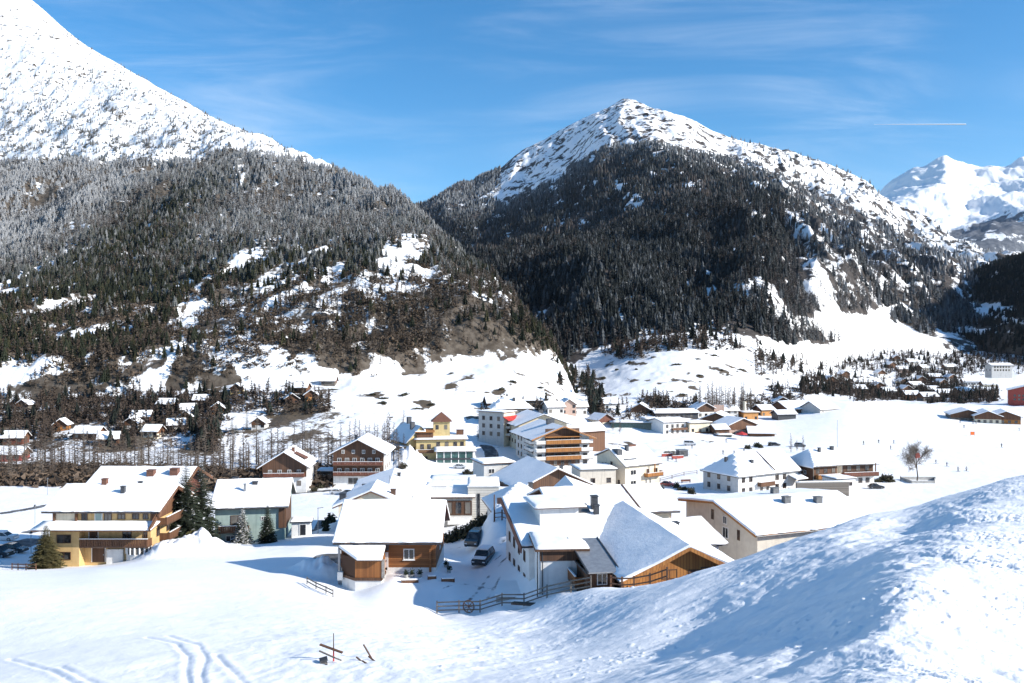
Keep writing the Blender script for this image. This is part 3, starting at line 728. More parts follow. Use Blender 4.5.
# ------------------------------------------------------------------ building materials
def plaster(name, c1, c2, c3=None, **k):
    """rendered wall: cloudy tone, rain streaks running down, dirt of its own"""
    m = plain(name, c1, c2, .9, 1.2, bump=.2, c3=c3 or tuple(x*.78 for x in c1)); nt = m.node_tree; b = nt.nodes['Principled BSDF']
    src = b.inputs['Base Color'].links[0].from_socket
    st = noise_n(nt, 1.0, 4, .6, scaled(nt, (1.7, 1.7, .10)))
    col = mixc(nt, math_(nt, 'MULTIPLY', ramp(nt, st, .52, .74), .45), src, tuple(x*.62 for x in c2))
    nt.links.new(col, b.inputs['Base Color']); return m
M['plaster_white'] = plaster('white_plaster', (.74,.73,.70), (.66,.65,.63), (.60,.59,.57))
M['plaster_grey'] = plaster('grey_plaster', (.55,.54,.52), (.49,.48,.465), (.43,.425,.41))
M['plaster_yellow'] = plaster('yellow_plaster', (.60,.41,.19), (.52,.35,.155), (.46,.31,.15))
M['plaster_pale_yellow'] = plaster('pale_yellow_plaster', (.58,.45,.22), (.50,.39,.19))
M['plaster_cream'] = plaster('cream_plaster', (.72,.63,.48), (.65,.57,.43), (.58,.51,.39))
M['plaster_beige'] = plaster('beige_plaster', (.58,.53,.45), (.52,.47,.40), (.46,.415,.355))
M['plaster_green'] = plaster('teal_green_plaster', (.32,.41,.385), (.28,.365,.345), (.22,.33,.30))
M['plaster_pink'] = plaster('pink_plaster', (.46,.33,.27), (.40,.28,.23))
M['plaster_orange'] = plaster('orange_plaster', (.50,.25,.09), (.43,.21,.075))
M['concrete'] = plain('concrete', (.40,.39,.37), (.32,.315,.30), .9, 1.5, c3=(.25,.245,.235))
M['chimney_grey'] = plain('grey_chimney_cladding', (.15,.155,.16), (.10,.105,.11), .8, 2)
M['stone'] = plain('stone', (.33,.31,.28), (.22,.205,.19), .9, 4, bump=.5)
M['wood_orange'] = wood('orange_wood_boards', (.30,.115,.030), (.19,.068,.018), .17, 'x')
M['wood_log'] = wood('orange_wood_logs', (.29,.115,.034), (.18,.066,.019), .22, 'z')
M['wood_dark'] = wood('dark_wood_boards', (.12,.058,.03), (.065,.032,.018), .2, 'x')
M['wood_brown'] = wood('brown_wood_boards', (.16,.074,.036), (.10,.044,.022), .2, 'x')
M['wood_red'] = wood('red_brown_wood', (.18,.062,.036), (.12,.042,.026), .2, 'x')
M['wood_hotel'] = wood('golden_wood_boards', (.40,.17,.042), (.29,.115,.028), .3, 'x')
M['wood_grey'] = wood('weathered_grey_wood', (.19,.165,.14), (.11,.095,.08), .18, 'z')
M['slat_white'] = wood('pale_cladding_slats', (.62,.59,.53), (.52,.495,.44), .42, 'z')
M['trim_white'] = plain('white_trim', (.76,.75,.73), (.70,.69,.67), .6)
M['trim_brown'] = plain('brown_trim', (.10,.052,.03), (.07,.036,.02), .6)
M['metal_dark'] = plain('dark_sheet_metal', (.075,.078,.085), (.05,.052,.058), .45, 2, metallic=.4)
M['metal_grey'] = plain('zinc_sheet', (.33,.345,.36), (.26,.27,.285), .45, 2, metallic=.5)
M['roof_slate'] = plain('slate_roof', (.075,.08,.09), (.045,.048,.055), .6, 3)
M['roof_brown'] = plain('brown_tile_roof', (.17,.075,.045), (.11,.048,.03), .7, 3)
M['red_paint'] = plain('red_paint', (.50,.04,.03), (.42,.03,.025), .5)
M['red_wall'] = plain('dark_red_wall', (.33,.06,.045), (.26,.05,.035), .8)
M['teal_glass'] = plain('teal_glass_wall', (.06,.13,.12), (.035,.08,.075), .15, 1)
M['black'] = plain('black_paint', (.02,.02,.022), (.014,.014,.016), .4)
M['bark'] = plain('bark', (.11,.085,.068), (.06,.047,.038), .95, 6, bump=.5)
M['twig'] = plain('twig', (.095,.070,.054), (.06,.045,.036), .95, 6)
M['twig_pale'] = plain('pale_twig', (.19,.155,.125), (.12,.10,.082), .95, 6)
M['needle'] = plain('dark_needles', (.028,.042,.020), (.016,.026,.013), .9, 1.5, c3=(.045,.055,.025))
M['needle_olive'] = plain('olive_needles', (.12,.105,.035), (.07,.062,.022), .9, 2.5, c3=(.15,.11,.04))
M['bush_leaf'] = plain('bush_leaf', (.065,.058,.03), (.03,.032,.016), .9, 2)
M['rubber'] = plain('tyre_rubber', (.022,.022,.022), (.015,.015,.015), .9)
M['orange_cloth'] = plain('orange_cloth', (.75,.16,.03), (.65,.13,.02), .8)
M['skin'] = plain('skin', (.50,.31,.23), (.45,.27,.2), .6)
def glass_mat():
    m, nt, b = new_mat('window_glass')
    f = noise_n(nt, .9, 3)
    oi = nt.nodes.new('ShaderNodeObjectInfo')
    col = mixc(nt, ramp(nt, f, .4, .62), (.012,.014,.018), (.085,.085,.085))
    col = mixc(nt, math_(nt, 'MULTIPLY', ramp(nt, oi.outputs['Random'], .55, .95), .7), col, (.22,.20,.17))
    nt.links.new(col, b.inputs['Base Color']); b.inputs['Roughness'].default_value = .08
    b.inputs['Specular IOR Level'].default_value = .6
    return m
M['glass'] = glass_mat()
def paint(name, c, rough=.25):
    m = plain(name, c, tuple(x*.92 for x in c), rough); m.node_tree.nodes['Principled BSDF'].inputs['Coat Weight'].default_value = .5
    return m
M['car_black'] = paint('black_car_paint', (.018,.019,.022)); M['car_white'] = paint('white_car_paint', (.62,.63,.64))
M['car_red'] = paint('red_car_paint', (.30,.03,.025)); M['car_grey'] = paint('grey_car_paint', (.16,.17,.18)); M['car_blue'] = paint('blue_car_paint', (.04,.07,.16))
def lamp_red():
    return plain('red_lamp_glass', (.35,.01,.01), (.3,.01,.01), .2)
M['tail'] = lamp_red(); M['head'] = plain('headlight_glass', (.7,.7,.7), (.6,.6,.6), .1)

# ------------------------------------------------------------------ houses
class House:
    """a house in its own frame: x along the front, y into the depth, z up; (px, py) is the foot of the front's middle"""
    def __init__(s, name, label, px, py, D, yaw, W, L, H, rise=3., ridge='x', hb=None, rc=None, cat='house', group=None,
                 wall='plaster_white', gable=None, gable_z=None, oe=.9, og=.9, t=.22, trim='wood_brown', snow=.34, hipL=None, hipR=None, lod=1, roof_mat=None, snowcov=1., zb=None, clad=None):
        p = at(px, py, D) if zb is None else np.array([(px-CX)/F*D, D, zb])
        s.root = empty(name, p, R(yaw)); tag(s.root, label, cat, group); s.lod = lod; s.n = 0
        s.W, s.L, s.H, s.ridge = W, L, H, ridge
        s.hb = H if hb is None else hb; s.hr = H+rise
        s.c0, s.c1 = (0, L) if ridge == 'x' else (-W/2, W/2)          # across the ridge
        s.a0, s.a1 = (-W/2, W/2) if ridge == 'x' else (0, L)           # along it
        s.cr = s.c0+(s.c1-s.c0)*(.5 if rc is None else rc)
        s.hip = (hipL, hipR); s.wallmat = M[wall]
        if rise <= .25: s.flat(oe, t, trim, snow)
        else: s.gabled(gable, gable_z, oe, og, t, trim, snow, roof_mat, snowcov)
        if clad:
            for (x0, x1, z0, z1, mt, face) in clad: s.panel(x0, x1, z0, z1, mt, face)
    def rz(s, a, c):
        f0 = (s.hr-s.H)/(s.cr-s.c0); f1 = (s.hr-s.hb)/(s.c1-s.cr)
        z = np.where(c < s.cr, s.hr-(s.cr-c)*f0, s.hr-(c-s.cr)*f1)
        if s.hip[0]: z = np.minimum(z, s.H+(a-s.a0)*(s.hr-s.H)/s.hip[0])
        if s.hip[1]: z = np.minimum(z, s.H+(s.a1-a)*(s.hr-s.H)/s.hip[1])
        return z
    def xyz(s, a, c, z):
        return np.stack([a, c, z], -1) if s.ridge == 'x' else np.stack([c, a, z], -1)
    def flip(s, q): return q if s.ridge == 'x' else q[:, ::-1]
    def gabled(s, gable, gz, oe, og, t, trim, snow, roof_mat, snowcov):
        hp = any(s.hip)
        b = MB(); z0 = -5.0; eps = .04
        poly = [(s.c0, z0), (s.c1, z0), (s.c1, s.hb-eps), (s.cr, s.hr-eps), (s.c0, s.H-eps)]
        ax = 'x' if s.ridge == 'x' else 'y'
        if hp: poly = [(s.c0, z0), (s.c1, z0), (s.c1, min(s.H, s.hb)-eps), (s.c0, s.H-eps)]
        b.prism(poly, ax, s.a0, s.a1); s.wall = b.build('wall', s.wallmat, s.root)
        if gable and not hp:      # boarded upper gable, slightly proud of the plaster
            g = MB(); gz = s.H-.2 if gz is None else gz
            f0 = (s.hr-s.H)/(s.cr-s.c0); f1 = (s.hr-s.hb)/(s.c1-s.cr)
            pts = []
            cl = s.c0-.03 if gz < s.H else s.cr-(s.hr-gz)/f0; cr = s.c1+.03 if gz < s.hb else s.cr+(s.hr-gz)/f1
            pts = [(cl, gz), (cr, gz)]
            if gz < s.hb: pts.append((s.c1+.03, s.hb-.06))
            pts.append((s.cr, s.hr-.06))
            if gz < s.H: pts.append((s.c0-.03, s.H-.06))
            g.prism(pts, ax, s.a0-.05, s.a0+.02); g.build('gable_boards', M[gable], s.root)
            g = MB(); g.prism(pts, ax, s.a1-.02, s.a1+.05); g.build('gable_boards', M[gable], s.root)
        # roof deck with boarded underside, then the snow lying on it
        na, nc = (26, 20) if s.lod == 0 else ((20, 16) if s.lod == 1 else (10, 9))
        a = np.unique(np.concatenate([np.linspace(s.a0-og, s.a1+og, na), [s.a0-og+.12, s.a1+og-.12]]))
        c = np.unique(np.concatenate([np.linspace(s.c0-oe, s.c1+oe, nc), [s.cr, s.c0-oe+.12, s.c1+oe-.12]]))
        A, Cc = np.meshgrid(a, c, indexing='xy')
        Z = s.rz(A, Cc)
        lo = s.xyz(A, Cc, Z).reshape(-1, 3); hi = s.xyz(A, Cc, Z+t).reshape(-1, 3); n = len(lo)
        q = grid_quads(len(c), len(a)); nu = len(a)
        ring = np.concatenate([np.arange(nu), np.arange(1, len(c))*nu+nu-1, (len(c)-1)*nu+np.arange(nu-2, -1, -1), np.arange(len(c)-2, 0, -1)*nu])
        sk = np.stack([ring, np.roll(ring, -1), np.roll(ring, -1)+n, ring+n], 1)
        me = raw_mesh('roof', np.concatenate([lo, hi]), s.flip(np.concatenate([q[:, ::-1], q+n, sk])), M[roof_mat or trim], smooth=False)
        s.roof = link('roof', me, s.root)
        if s.lod < 2:          # eaves gutters
            for c_, hh in ((s.c0-oe-.07, s.H), (s.c1+oe+.07, s.hb)):
                zz = float(s.rz(np.array((s.a0+s.a1)/2), np.array(c_)))+t*.4
                q0, q1 = (s.a0-og+.1, c_, zz), (s.a1+og-.1, c_, zz)
                if s.ridge == 'y': q0, q1 = (q0[1], q0[0], zz), (q1[1], q1[0], zz)
                MB().tube(q0, q1, .075, n=6).build('gutter', M['metal_dark'], s.roof)
        if snow > 0:
            r = .06
            d = np.minimum.reduce([A-a[0], a[-1]-A, Cc-c[0], c[-1]-Cc]); e = np.clip(d/.18, 0, 1); e = np.sqrt(np.clip(1-(1-e)**2, 0, 1))
            sd = sum(map(ord, s.root['label'])) % 97
            th = snow*(.80+.35*fbm(A*.33+sd, Cc*.33+sd*2, 3)+.14*fbm(A*1.3+sd, Cc*1.3, 2))
            if snowcov < 1: th = th*np.clip(.42+2.6*(snowcov-.5)+2.3*fbm(A*.25+sd, Cc*.10+sd, 3), 0.0, 1)
            top = Z+t+.01+np.maximum(.78*th*(.5+.5*e), .006 if snowcov == 1 else -.06)
            k = 1+r/np.maximum(abs(a[-1]-a[0])/2, 1)
            lip = np.where((Cc == c[0])|(Cc == c[-1]), np.clip(.10+.55*fbm(A*.55+sd, Cc*0+sd, 3), -.12, .3), 0)*np.where(Cc == c[0], -1, 1)
            Ao = (A-(a[0]+a[-1])/2)*k+(a[0]+a[-1])/2; Co = (Cc-(c[0]+c[-1])/2)*k+(c[0]+c[-1])/2+lip; top = top-.25*np.abs(lip)
            hi2 = s.xyz(Ao, Co, top).reshape(-1, 3); lo2 = s.xyz(A, Cc, Z+t-.03).reshape(-1, 3)
            me = raw_mesh('roof_snow', np.concatenate([lo2, hi2]), s.flip(np.concatenate([q+n, sk])), M['snow'])
            me.set_sharp_from_angle(angle=R(16)); link('roof_snow', me, s.roof)
    def flat(s, oe, t, trim, snow):
        b = MB().box(-s.W/2, s.W/2, 0, s.L, -5, s.H-.02); s.wall = b.build('wall', s.wallmat, s.root)
        r = MB().box(-s.W/2-oe, s.W/2+oe, -oe, s.L+oe, s.H, s.H+t); s.roof = r.build('roof', M[trim], s.root)
        s.snow_pad(-s.W/2-oe+.05, s.W/2+oe-.05, -oe+.05, s.L+oe-.05, s.H+t, snow, s.roof)
    def snow_pad(s, x0, x1, y0, y1, z, th, parent, name='roof_snow', slope=0.):
        nx, ny = (14, 12) if s.lod < 2 else (7, 6)
        X, Y = np.meshgrid(np.linspace(x0, x1, nx), np.linspace(y0, y1, ny))
        d = np.minimum.reduce([X-x0, x1-X, Y-y0, y1-Y]); e = np.clip(d/.2, 0, 1); e = np.sqrt(np.clip(1-(1-e)**2, 0, 1))
        zz = z+slope*(Y-y0); Zt = zz+.8*th*(.5+.5*e)*(.85+.4*fbm(X*.35+z, Y*.35, 3))
        lo = np.stack([X, Y, zz-.02], -1).reshape(-1, 3); hi = np.stack([X, Y, Zt], -1).reshape(-1, 3); n = len(lo); nu = nx
        q = grid_quads(ny, nx); ring = np.concatenate([np.arange(nu), np.arange(1, ny)*nu+nu-1, (ny-1)*nu+np.arange(nu-2, -1, -1), np.arange(ny-2, 0, -1)*nu])
        sk = np.stack([ring, np.roll(ring, -1), np.roll(ring, -1)+n, ring+n], 1)
        return link(name, raw_mesh(name, np.concatenate([lo, hi]), np.concatenate([q+n, sk]), M['snow']), parent)
    # ---- fittings: face F (front), L, R (sides), B
    def fr(s, face):
        """frame of a face: origin, along, outward"""
        W, L = s.W, s.L
        return {'F': ((0,0), (1,0), (0,-1)), 'B': ((0,L), (-1,0), (0,1)), 'L': ((-W/2,L/2), (0,-1), (-1,0)), 'R': ((W/2,L/2), (0,1), (1,0))}[face]
    def bx(s, mb, face, u0, u1, o0, o1, z0, z1, m=0, off=0.):
        (ox, oy), (ax, ay), (nx, ny) = s.fr(face)
        c = [(ox+ax*u+nx*(o+off), oy+ay*u+ny*(o+off)) for u, o in ((u0,o0),(u1,o1))]
        xs = sorted((c[0][0], c[1][0])); ys = sorted((c[0][1], c[1][1]))
        return mb.box(xs[0], xs[1], ys[0], ys[1], z0, z1, m)
    def panel(s, u0, u1, z0, z1, mat, face='F', o=.05, name='cladding'):
        mb = MB(); s.bx(mb, face, u0, u1, -.02, o, z0, z1); return mb.build(name, M[mat], s.root)
    def win(s, face, u, z, w=1.1, h=1.25, frame='trim_white', shutters=None, off=0., sill=False, mull=1, name='window'):
        fw = .09
        if s.lod >= 2:
            mb = MB(); s.bx(mb, face, u-w/2, u+w/2, .0, .03, z, z+h, 1, off)
            s.bx(mb, face, u-w/2-.1, u+w/2+.1, -.02, .01, z-.1, z+h+.1, 0, off)
            return mb.build(name, [M[frame], M['glass']], s.root)
        mb = MB()
        s.bx(mb, face, u-w/2, u-w/2+fw, -.02, .07, z, z+h, 0, off); s.bx(mb, face, u+w/2-fw, u+w/2, -.02, .07, z, z+h, 0, off)
        s.bx(mb, face, u-w/2+fw, u+w/2-fw, -.02, .068, z, z+fw, 0, off); s.bx(mb, face, u-w/2+fw, u+w/2-fw, -.02, .068, z+h-fw, z+h, 0, off)
        for k in range(mull):
            q = u-w/2+w*(k+1)/(mull+1); s.bx(mb, face, q-.035, q+.035, -.02, .06, z+fw, z+h-fw, 0, off)
        o = mb.build(name, M[frame], s.root)
        g = MB(); s.bx(g, face, u-w/2+fw*.5, u+w/2-fw*.5, -.02, .03, z+fw*.5, z+h-fw*.5, 0, off); g.build('pane', M['glass'], o)
        if sill: g = MB(); s.bx(g, face, u-w/2-.08, u+w/2+.08, -.02, .14, z-.08, z-.003, 0, off); g.build('sill', M['trim_white'], o)
        if shutters:
            for sg in (-1, 1):
                g = MB(); c = u+sg*(w/2+.3); s.bx(g, face, c-.27, c+.27, -.02, .055, z-.02, z+h+.02, 0, off); g.build('shutter', M[shutters], o)
        return o
    def wins(s, face, us, zs, w=1.1, h=1.25, **k):
        for z in zs:
            for u in us: s.win(face, u, z, w, h, **k)
    def door(s, face, u, w=1.1, h=2.1, z=0., mat='wood_brown', off=0., name='door'):
        mb = MB(); s.bx(mb, face, u-w/2, u+w/2, -.02, .06, z, z+h, 0, off)
        s.bx(mb, face, u-w/2-.1, u-w/2, -.02, .09, z, z+h+.1, 1, off); s.bx(mb, face, u+w/2, u+w/2+.1, -.02, .09, z, z+h+.1, 1, off); s.bx(mb, face, u-w/2, u+w/2, -.02, .09, z+h, z+h+.1, 1, off)
        o = mb.build(name, [M[mat], M['trim_white']], s.root)
        if s.lod == 0:
            k = MB(); s.bx(k, face, u+w*.36, u+w*.42, .06, .12, z+.95, z+1.12, 0, off); k.build('handle', M['metal_grey'], o)
        return o
    def balcony(s, face, u0, u1, z, d=1.3, mat='wood_brown', rail=1.0, snow=True, slab='trim_brown', solid=True, off=0.):
        mb = MB(); s.bx(mb, face, u0, u1, -.02, d, z-.2, z, 0, off)
        # railing: boards with gaps
        n = max(2, int((u1-u0)/.32)) if s.lod < 2 else 1
        st = (u1-u0)/n; gap = .05 if s.lod < 2 and solid else 0.
        for i in range(n): s.bx(mb, face, u0+i*st+gap/2, u0+(i+1)*st-gap/2, d-.06, d, z+.0+.004, z+rail-.1, 1, off)
        s.bx(mb, face, u0, u0+.06, .0, d-.062, z+.004, z+rail-.1, 1, off); s.bx(mb, face, u1-.06, u1, .0, d-.062, z+.004, z+rail-.1, 1, off)
        s.bx(mb, face, u0-.03, u1+.03, d-.1, d+.04, z+rail-.095, z+rail, 1, off)
        o = mb.build('balcony', [M[slab], M[mat]], s.root)
        if snow:
            g = MB(); s.bx(g, face, u0-.02, u1+.02, d-.11, d+.05, z+rail+.003, z+rail+.09, 0, off); g.build('railing_snow', M['snow'], o)
        return o
    def chimney(s, a, c, w=.7, h=1.2, mat='concrete', d=None, pot=False, name='chimney'):
        d = d or w; z = float(s.rz(np.array(a), np.array(c))) if s.hr > s.H+.25 else s.H
        x, y = (a, c) if s.ridge == 'x' else (c, a)
        b = MB().box(x-w/2, x+w/2, y-d/2, y+d/2, z-.1, z+h+.3)
        b.box(x-w/2-.07, x+w/2+.07, y-d/2-.07, y+d/2+.07, z+h+.31, z+h+.42)
        o = b.build(name, M[mat], s.roof)
        return o
    def post(s, x, y, z0, z1, w=.16, mat='wood_brown', name='post'):
        return MB().box(x-w/2, x+w/2, y-w/2, y+w/2, z0, z1).build(name, M[mat], s.root)
    def block(s, name, x0, x1, y0, y1, z0, z1, mat, parent=None):
        return MB().box(x0, x1, y0, y1, z0, z1).build(name, M[mat], parent or s.root)
    def leanto(s, x0, x1, y0, y1, zf, zbk, mat='trim_brown', t=.16, snow=.28, name='porch_roof'):
        """single-pitch roof, low edge at y0 (height zf) rising to y1 (zbk)"""
        b = MB().add([(x0,y0,zf),(x1,y0,zf),(x1,y1,zbk),(x0,y1,zbk),(x0,y0,zf+t),(x1,y0,zf+t),(x1,y1,zbk+t),(x0,y1,zbk+t)],
                     [(3,2,1,0),(4,5,6,7),(0,1,5,4),(1,2,6,5),(2,3,7,6),(3,0,4,7)])
        o = b.build(name, M[mat], s.root)
        if snow: s.snow_pad(x0-.04, x1+.04, y0-.05, y1, zf+t, snow, o, 'porch_snow', (zbk-zf)/(y1-y0))
        return o
# ------------------------------------------------------------------ the village
def lin(a, b, n): return [a+(b-a)*i/(n-1) for i in range(n)] if n > 1 else [(a+b)/2]

def build_near_houses():
    # yellow guesthouse --------------------------------------------------
    h = House('guesthouse', 'yellow guesthouse with a long front balcony and two stepped snowy roofs', 103, 562, 120, 0, 13.4, 12, 7.3, 2.3, 'x', wall='plaster_yellow',
              gable='wood_brown', gable_z=5.6, oe=.75, og=1.6, trim='wood_brown', lod=0, snow=.42)
    h.block('bay', -6.7, -2.6, -1.5, .0, -4, 4.95, 'plaster_yellow')
    h.leanto(-8.4, 8.0, -3.1, .02, 4.97, 5.45, 'wood_brown', .2, .4, 'skirt_roof')
    h.win('F', -4.7, 3.0, 2.0, 1.2, 'trim_brown', off=1.5); h.win('F', -4.7, .7, 1.9, 1.1, 'trim_brown', off=1.5)
    h.balcony('F', -2.55, 6.9, 2.55, 1.5, 'wood_brown', 1.0)
    h.door('F', -1.3, 1.2, 2.05, 2.6, 'wood_dark'); h.win('F', 3.4, 3.3, 1.3, 1.3, 'trim_brown'); h.win('F', 6.0, 3.4, .6, .9, 'trim_brown')
    h.door('F', -.6, 1.8, 2.0, .0, 'wood_dark'); h.panel(.7, 3.0, -.3, 1.9, 'plaster_white', 'F', .5, 'entrance_wall')
    # round white glazed bay at the right corner
    b = MB(); n = 8; pts = [(5.1+1.7*math.cos(t), 0-1.5*math.sin(t)) for t in [math.pi*i/n for i in range(n+1)]]
    b.prism([(x, y) for x, y in pts], 'z', -3, 1.35); o = b.build('glazed_bay', M['plaster_white'], h.root)
    g = MB().prism([(5.1+1.6*math.cos(math.pi*i/n), -1.42*math.sin(math.pi*i/n)) for i in range(n+1)], 'z', 1.35, 2.2); g.build('bay_glass', M['glass'], o)
    for i in range(n+1): MB().tube((pts[i][0], pts[i][1], 1.35), (pts[i][0], pts[i][1], 2.3), .12).build('bay_post', M['trim_white'], o)
    # recessed top floor: wooden loggia at the left, windows
    h.panel(-6.6, -3.8, 5.9, 6.9, 'plaster_cream', 'F', .12, 'loggia_wall')
    for x in (-6.7, -3.6): h.block('loggia_post', x-.14, x+.14, -.5, -.2, 5.8, 7.1, 'wood_brown')
    h.win('F', -2.6, 5.7, .9, 1.15, 'trim_brown'); h.door('F', -.6, .9, 1.3, 5.75, 'plaster_green'); h.win('F', .7, 5.75, 1.1, 1.1, 'trim_brown'); h.win('F', 2.6, 6.0, 1.1, .8, 'trim_brown'); h.win('F', 4.6, 6.0, 1.0, .8, 'trim_brown'); h.win('F', 6.0, 6.0, .8, .8, 'trim_brown')
    h.chimney(1.2, 3.6, .55, 1.0, 'metal_dark'); h.chimney(-2.6, 6.0, .7, .8, 'roof_brown'); h.chimney(2.2, 7, .5, .6, 'metal_dark')
    # bracing beams of the right gable and its balconies
    for z, y0, y1 in ((2.5, 1, 9), (4.9, 2, 10)):
        h.balcony('R', -(y1-6), -(y0-6)+1, z, 1.5, 'wood_brown')
    for y in (-1.0, 13.0): MB().bar((8.15, 6, 9.55), (8.15, y, 6.55 if y < 0 else 6.55), .25, .5).build('barge_board', M['wood_brown'], h.root)
    MB().bar((7.9, 4, 9.0), (7.9, -3.2, 5.2), .25, .45).build('barge_board', M['wood_brown'], h.root)
    h.wins('R', [-3.5, 0, 3.5], [.6, 3.1], 1.1, 1.3, frame='trim_brown')
    # wing behind it
    h = House('guesthouse', 'rear wing of the yellow guesthouse with a brown boarded gable over its right side', 133, 562, 135, 0, 12.4, 12, 9.3, 2.3, 'x', wall='plaster_cream',
              gable='wood_red', gable_z=4.5, oe=1.0, og=1.8, trim='wood_brown', lod=0, snow=.42, zb=-32.6)
    h.chimney(1.5, 3.3, 1.1, .9, 'roof_brown'); h.chimney(5.2, 3.6, 1.2, 1.0, 'roof_brown')
    h.balcony('R', -5, 3, 5.6, 1.6, 'wood_brown'); h.balcony('R', -5, 3, 2.8, 1.6, 'wood_brown')
    h.wins('R', [-3.5, -1, 1.6], [3.2, 6.0], 1.2, 1.4, frame='trim_brown')
    for y in (-1.0, 13.0): MB().bar((8.0, 6, 11.75), (8.0, y, 9.0), .25, .5).build('barge_board', M['wood_brown'], h.root)
    # teal house -----------------------------------------------------------
    h = House('family_house', 'teal green house with a single big snowy roof behind two small firs', 250, 538.5, 137, 9, 10.8, 11.5, 5.3, 3.0, 'x', wall='plaster_green', oe=.8, og=.7, trim='wood_grey', lod=0, snow=.4)
    h.win('F', -1.9, 2.3, 2.2, 1.5, 'trim_brown'); h.balcony('F', -4.7, -.1, 1.35, 1.1, 'wood_brown', .95)
    h.win('F', -3.0, -.6, 1.5, 1.2, 'trim_white'); h.win('F', 2.1, 2.9, .8, .6, 'trim_white'); h.win('F', 2.2, .1, 1.1, .9, 'trim_white')
    h.panel(4.5, 5.42, 1.6, 5.2, 'wood_dark', 'F', .25, 'wood_screen'); h.panel(-5.6, 3, 1.5, 5.2, 'wood_dark', 'R', .2, 'wood_screen')
    h.chimney(-1.2, 2.7, .35, 1.3, 'metal_grey'); h.chimney(-3.2, 6.2, .9, .5, 'metal_dark'); h.chimney(.2, 4.6, .8, .35, 'metal_dark')
    for i, (x, y) in enumerate(((-2.8, 7), (-2.4, 7.4))): pass
    # small white shed beside it
    s = House('garden_shed', 'small white shed with a dark door beside the teal house', 301, 535, 139, 9, 3.0, 3, 2.0, .2, wall='plaster_white', trim='metal_dark', oe=.3, lod=0, snow=.35)
    s.door('F', .3, .9, 1.7, 0, 'black')
    # orange log chalet ------------------------------------------------------
    h = House('chalet', 'orange log chalet with a wide white roof and a canted boarded annex, in front row', 388.5, 567, 98, 0, 10.9, 11, 3.35, 2.95, 'x', wall='wood_log', gable='wood_orange', gable_z=2.5, oe=1.0, og=.75, trim='wood_brown', lod=0, snow=.40)
    h.block('plinth', -5.5, 5.5, -.06, 11.06, -5, -.05, 'plaster_white')
    h.win('F', 2.35, .85, 1.25, 1.25, 'trim_white', sill=True)
    h.door('F', -.55, .85, 1.9, -.3, 'plaster_white'); h.panel(-1.0, .05, 1.95, 3.1, 'metal_dark', 'F', .3, 'door_canopy')
    h.block('corner_post', 4.7, 4.95, -.3, -.05, -.5, 3.3, 'wood_log'); h.block('drain_pipe', -5.75, -5.5, -.35, -.1, -3.2, 3.3, 'metal_grey')
    h.win('R', 0, .8, 1.2, 1.2, 'trim_white')
    # annex with a canted corner
    an = MB().prism([(-5.1, -.05), (-.35, -.05), (-.35, -3.0), (-3.3, -3.0), (-5.1, -1.2)], 'z', -.4, 1.75)
    o = an.build('annex', M['wood_orange'], h.root)
    MB().prism([(-5.2, -.05), (-.25, -.05), (-.25, -3.1), (-3.35, -3.1), (-5.2, -1.25)], 'z', -.72, -.41).build('annex_floor', M['wood_dark'], h.root)
    MB().prism([(-5.1, -.05), (-.35, -.05), (-.35, -3.0), (-3.3, -3.0), (-5.1, -1.2)], 'z', -5, -.73).build('annex_base', M['plaster_white'], h.root)
    rf = MB(); P = [(-5.5, .0, 2.75), (-.2, .0, 2.75), (-.2, -3.6, 1.55), (-3.0, -3.6, 1.55), (-5.5, -1.1, 2.38)]
    rf.add(P+[(x, y, z+.14) for x, y, z in P], [(0,1,2,3,4), (9,8,7,6,5)]+[(i, 5+i, 5+(i+1) % 5, (i+1) % 5) for i in range(5)])
    o = rf.build('annex_roof', M['wood_dark'], h.root)
    rf = MB(); rf.add([(x, y, z+.143) for x, y, z in P]+[(x*.99-.02, y*.99, z+.42) for x, y, z in P], [(0,1,2,3,4), (9,8,7,6,5)]+[(i, 5+i, 5+(i+1) % 5, (i+1) % 5) for i in range(5)])
    sn = rf.build('annex_snow', M['snow'], o)
    MB().box(-.33, -.02, -3.05, -2.75, -.5, 1.6).build('stone_pillar', M['stone'], h.root)
    MB().box(-5.5, -4.9, -1.9, -1.5, -1.0, -.1).build('meter_box', M['plaster_white'], h.root)
    # white house with reddish-brown gable -----------------------------------
    h = House('chalet', 'white house with a red brown barge board and a white dormer, beside the snowy driveway', 592, 567, 90, 10, 13.5, 14.4, 6.0, 2.5, 'x', hb=8.1, rc=.835, wall='plaster_white', oe=.6, og=.9, trim='wood_red', lod=0, snow=.42, zb=-27.2)
    h.wins('L', [-4.6, -1.6, 1.4, 4.6], [1.2, 3.7], 1.0, 1.15, frame='trim_brown')
    for y0, z0, y1, z1 in ((-.7, 5.72, 6.2, 7.3), (6.2, 7.3, 12.2, 8.45)): MB().bar((-7.72, y0, z0), (-7.72, y1, z1), .12, .75).build('barge_board', M['wood_red'], h.root)
    MB().bar((-7.72, 15.0, 7.9), (-7.72, 12.2, 8.45), .12, .75).build('barge_board', M['wood_red'], h.root)
    h.block('dormer', -4.9, -.6, 3.4, 9.0, 6.6, 9.15, 'plaster_white'); r = h.block('dormer_roof', -5.6, .1, 2.8, 9.4, 9.16, 9.28, 'wood_brown')
    h.snow_pad(-5.65, .15, 2.75, 9.4, 9.28, .36, r, 'dormer_snow')
    h.chimney(2.2, 6.2, .55, 1.1, 'metal_dark'); h.chimney(2.4, 7.8, .7, 1.5, 'metal_dark')
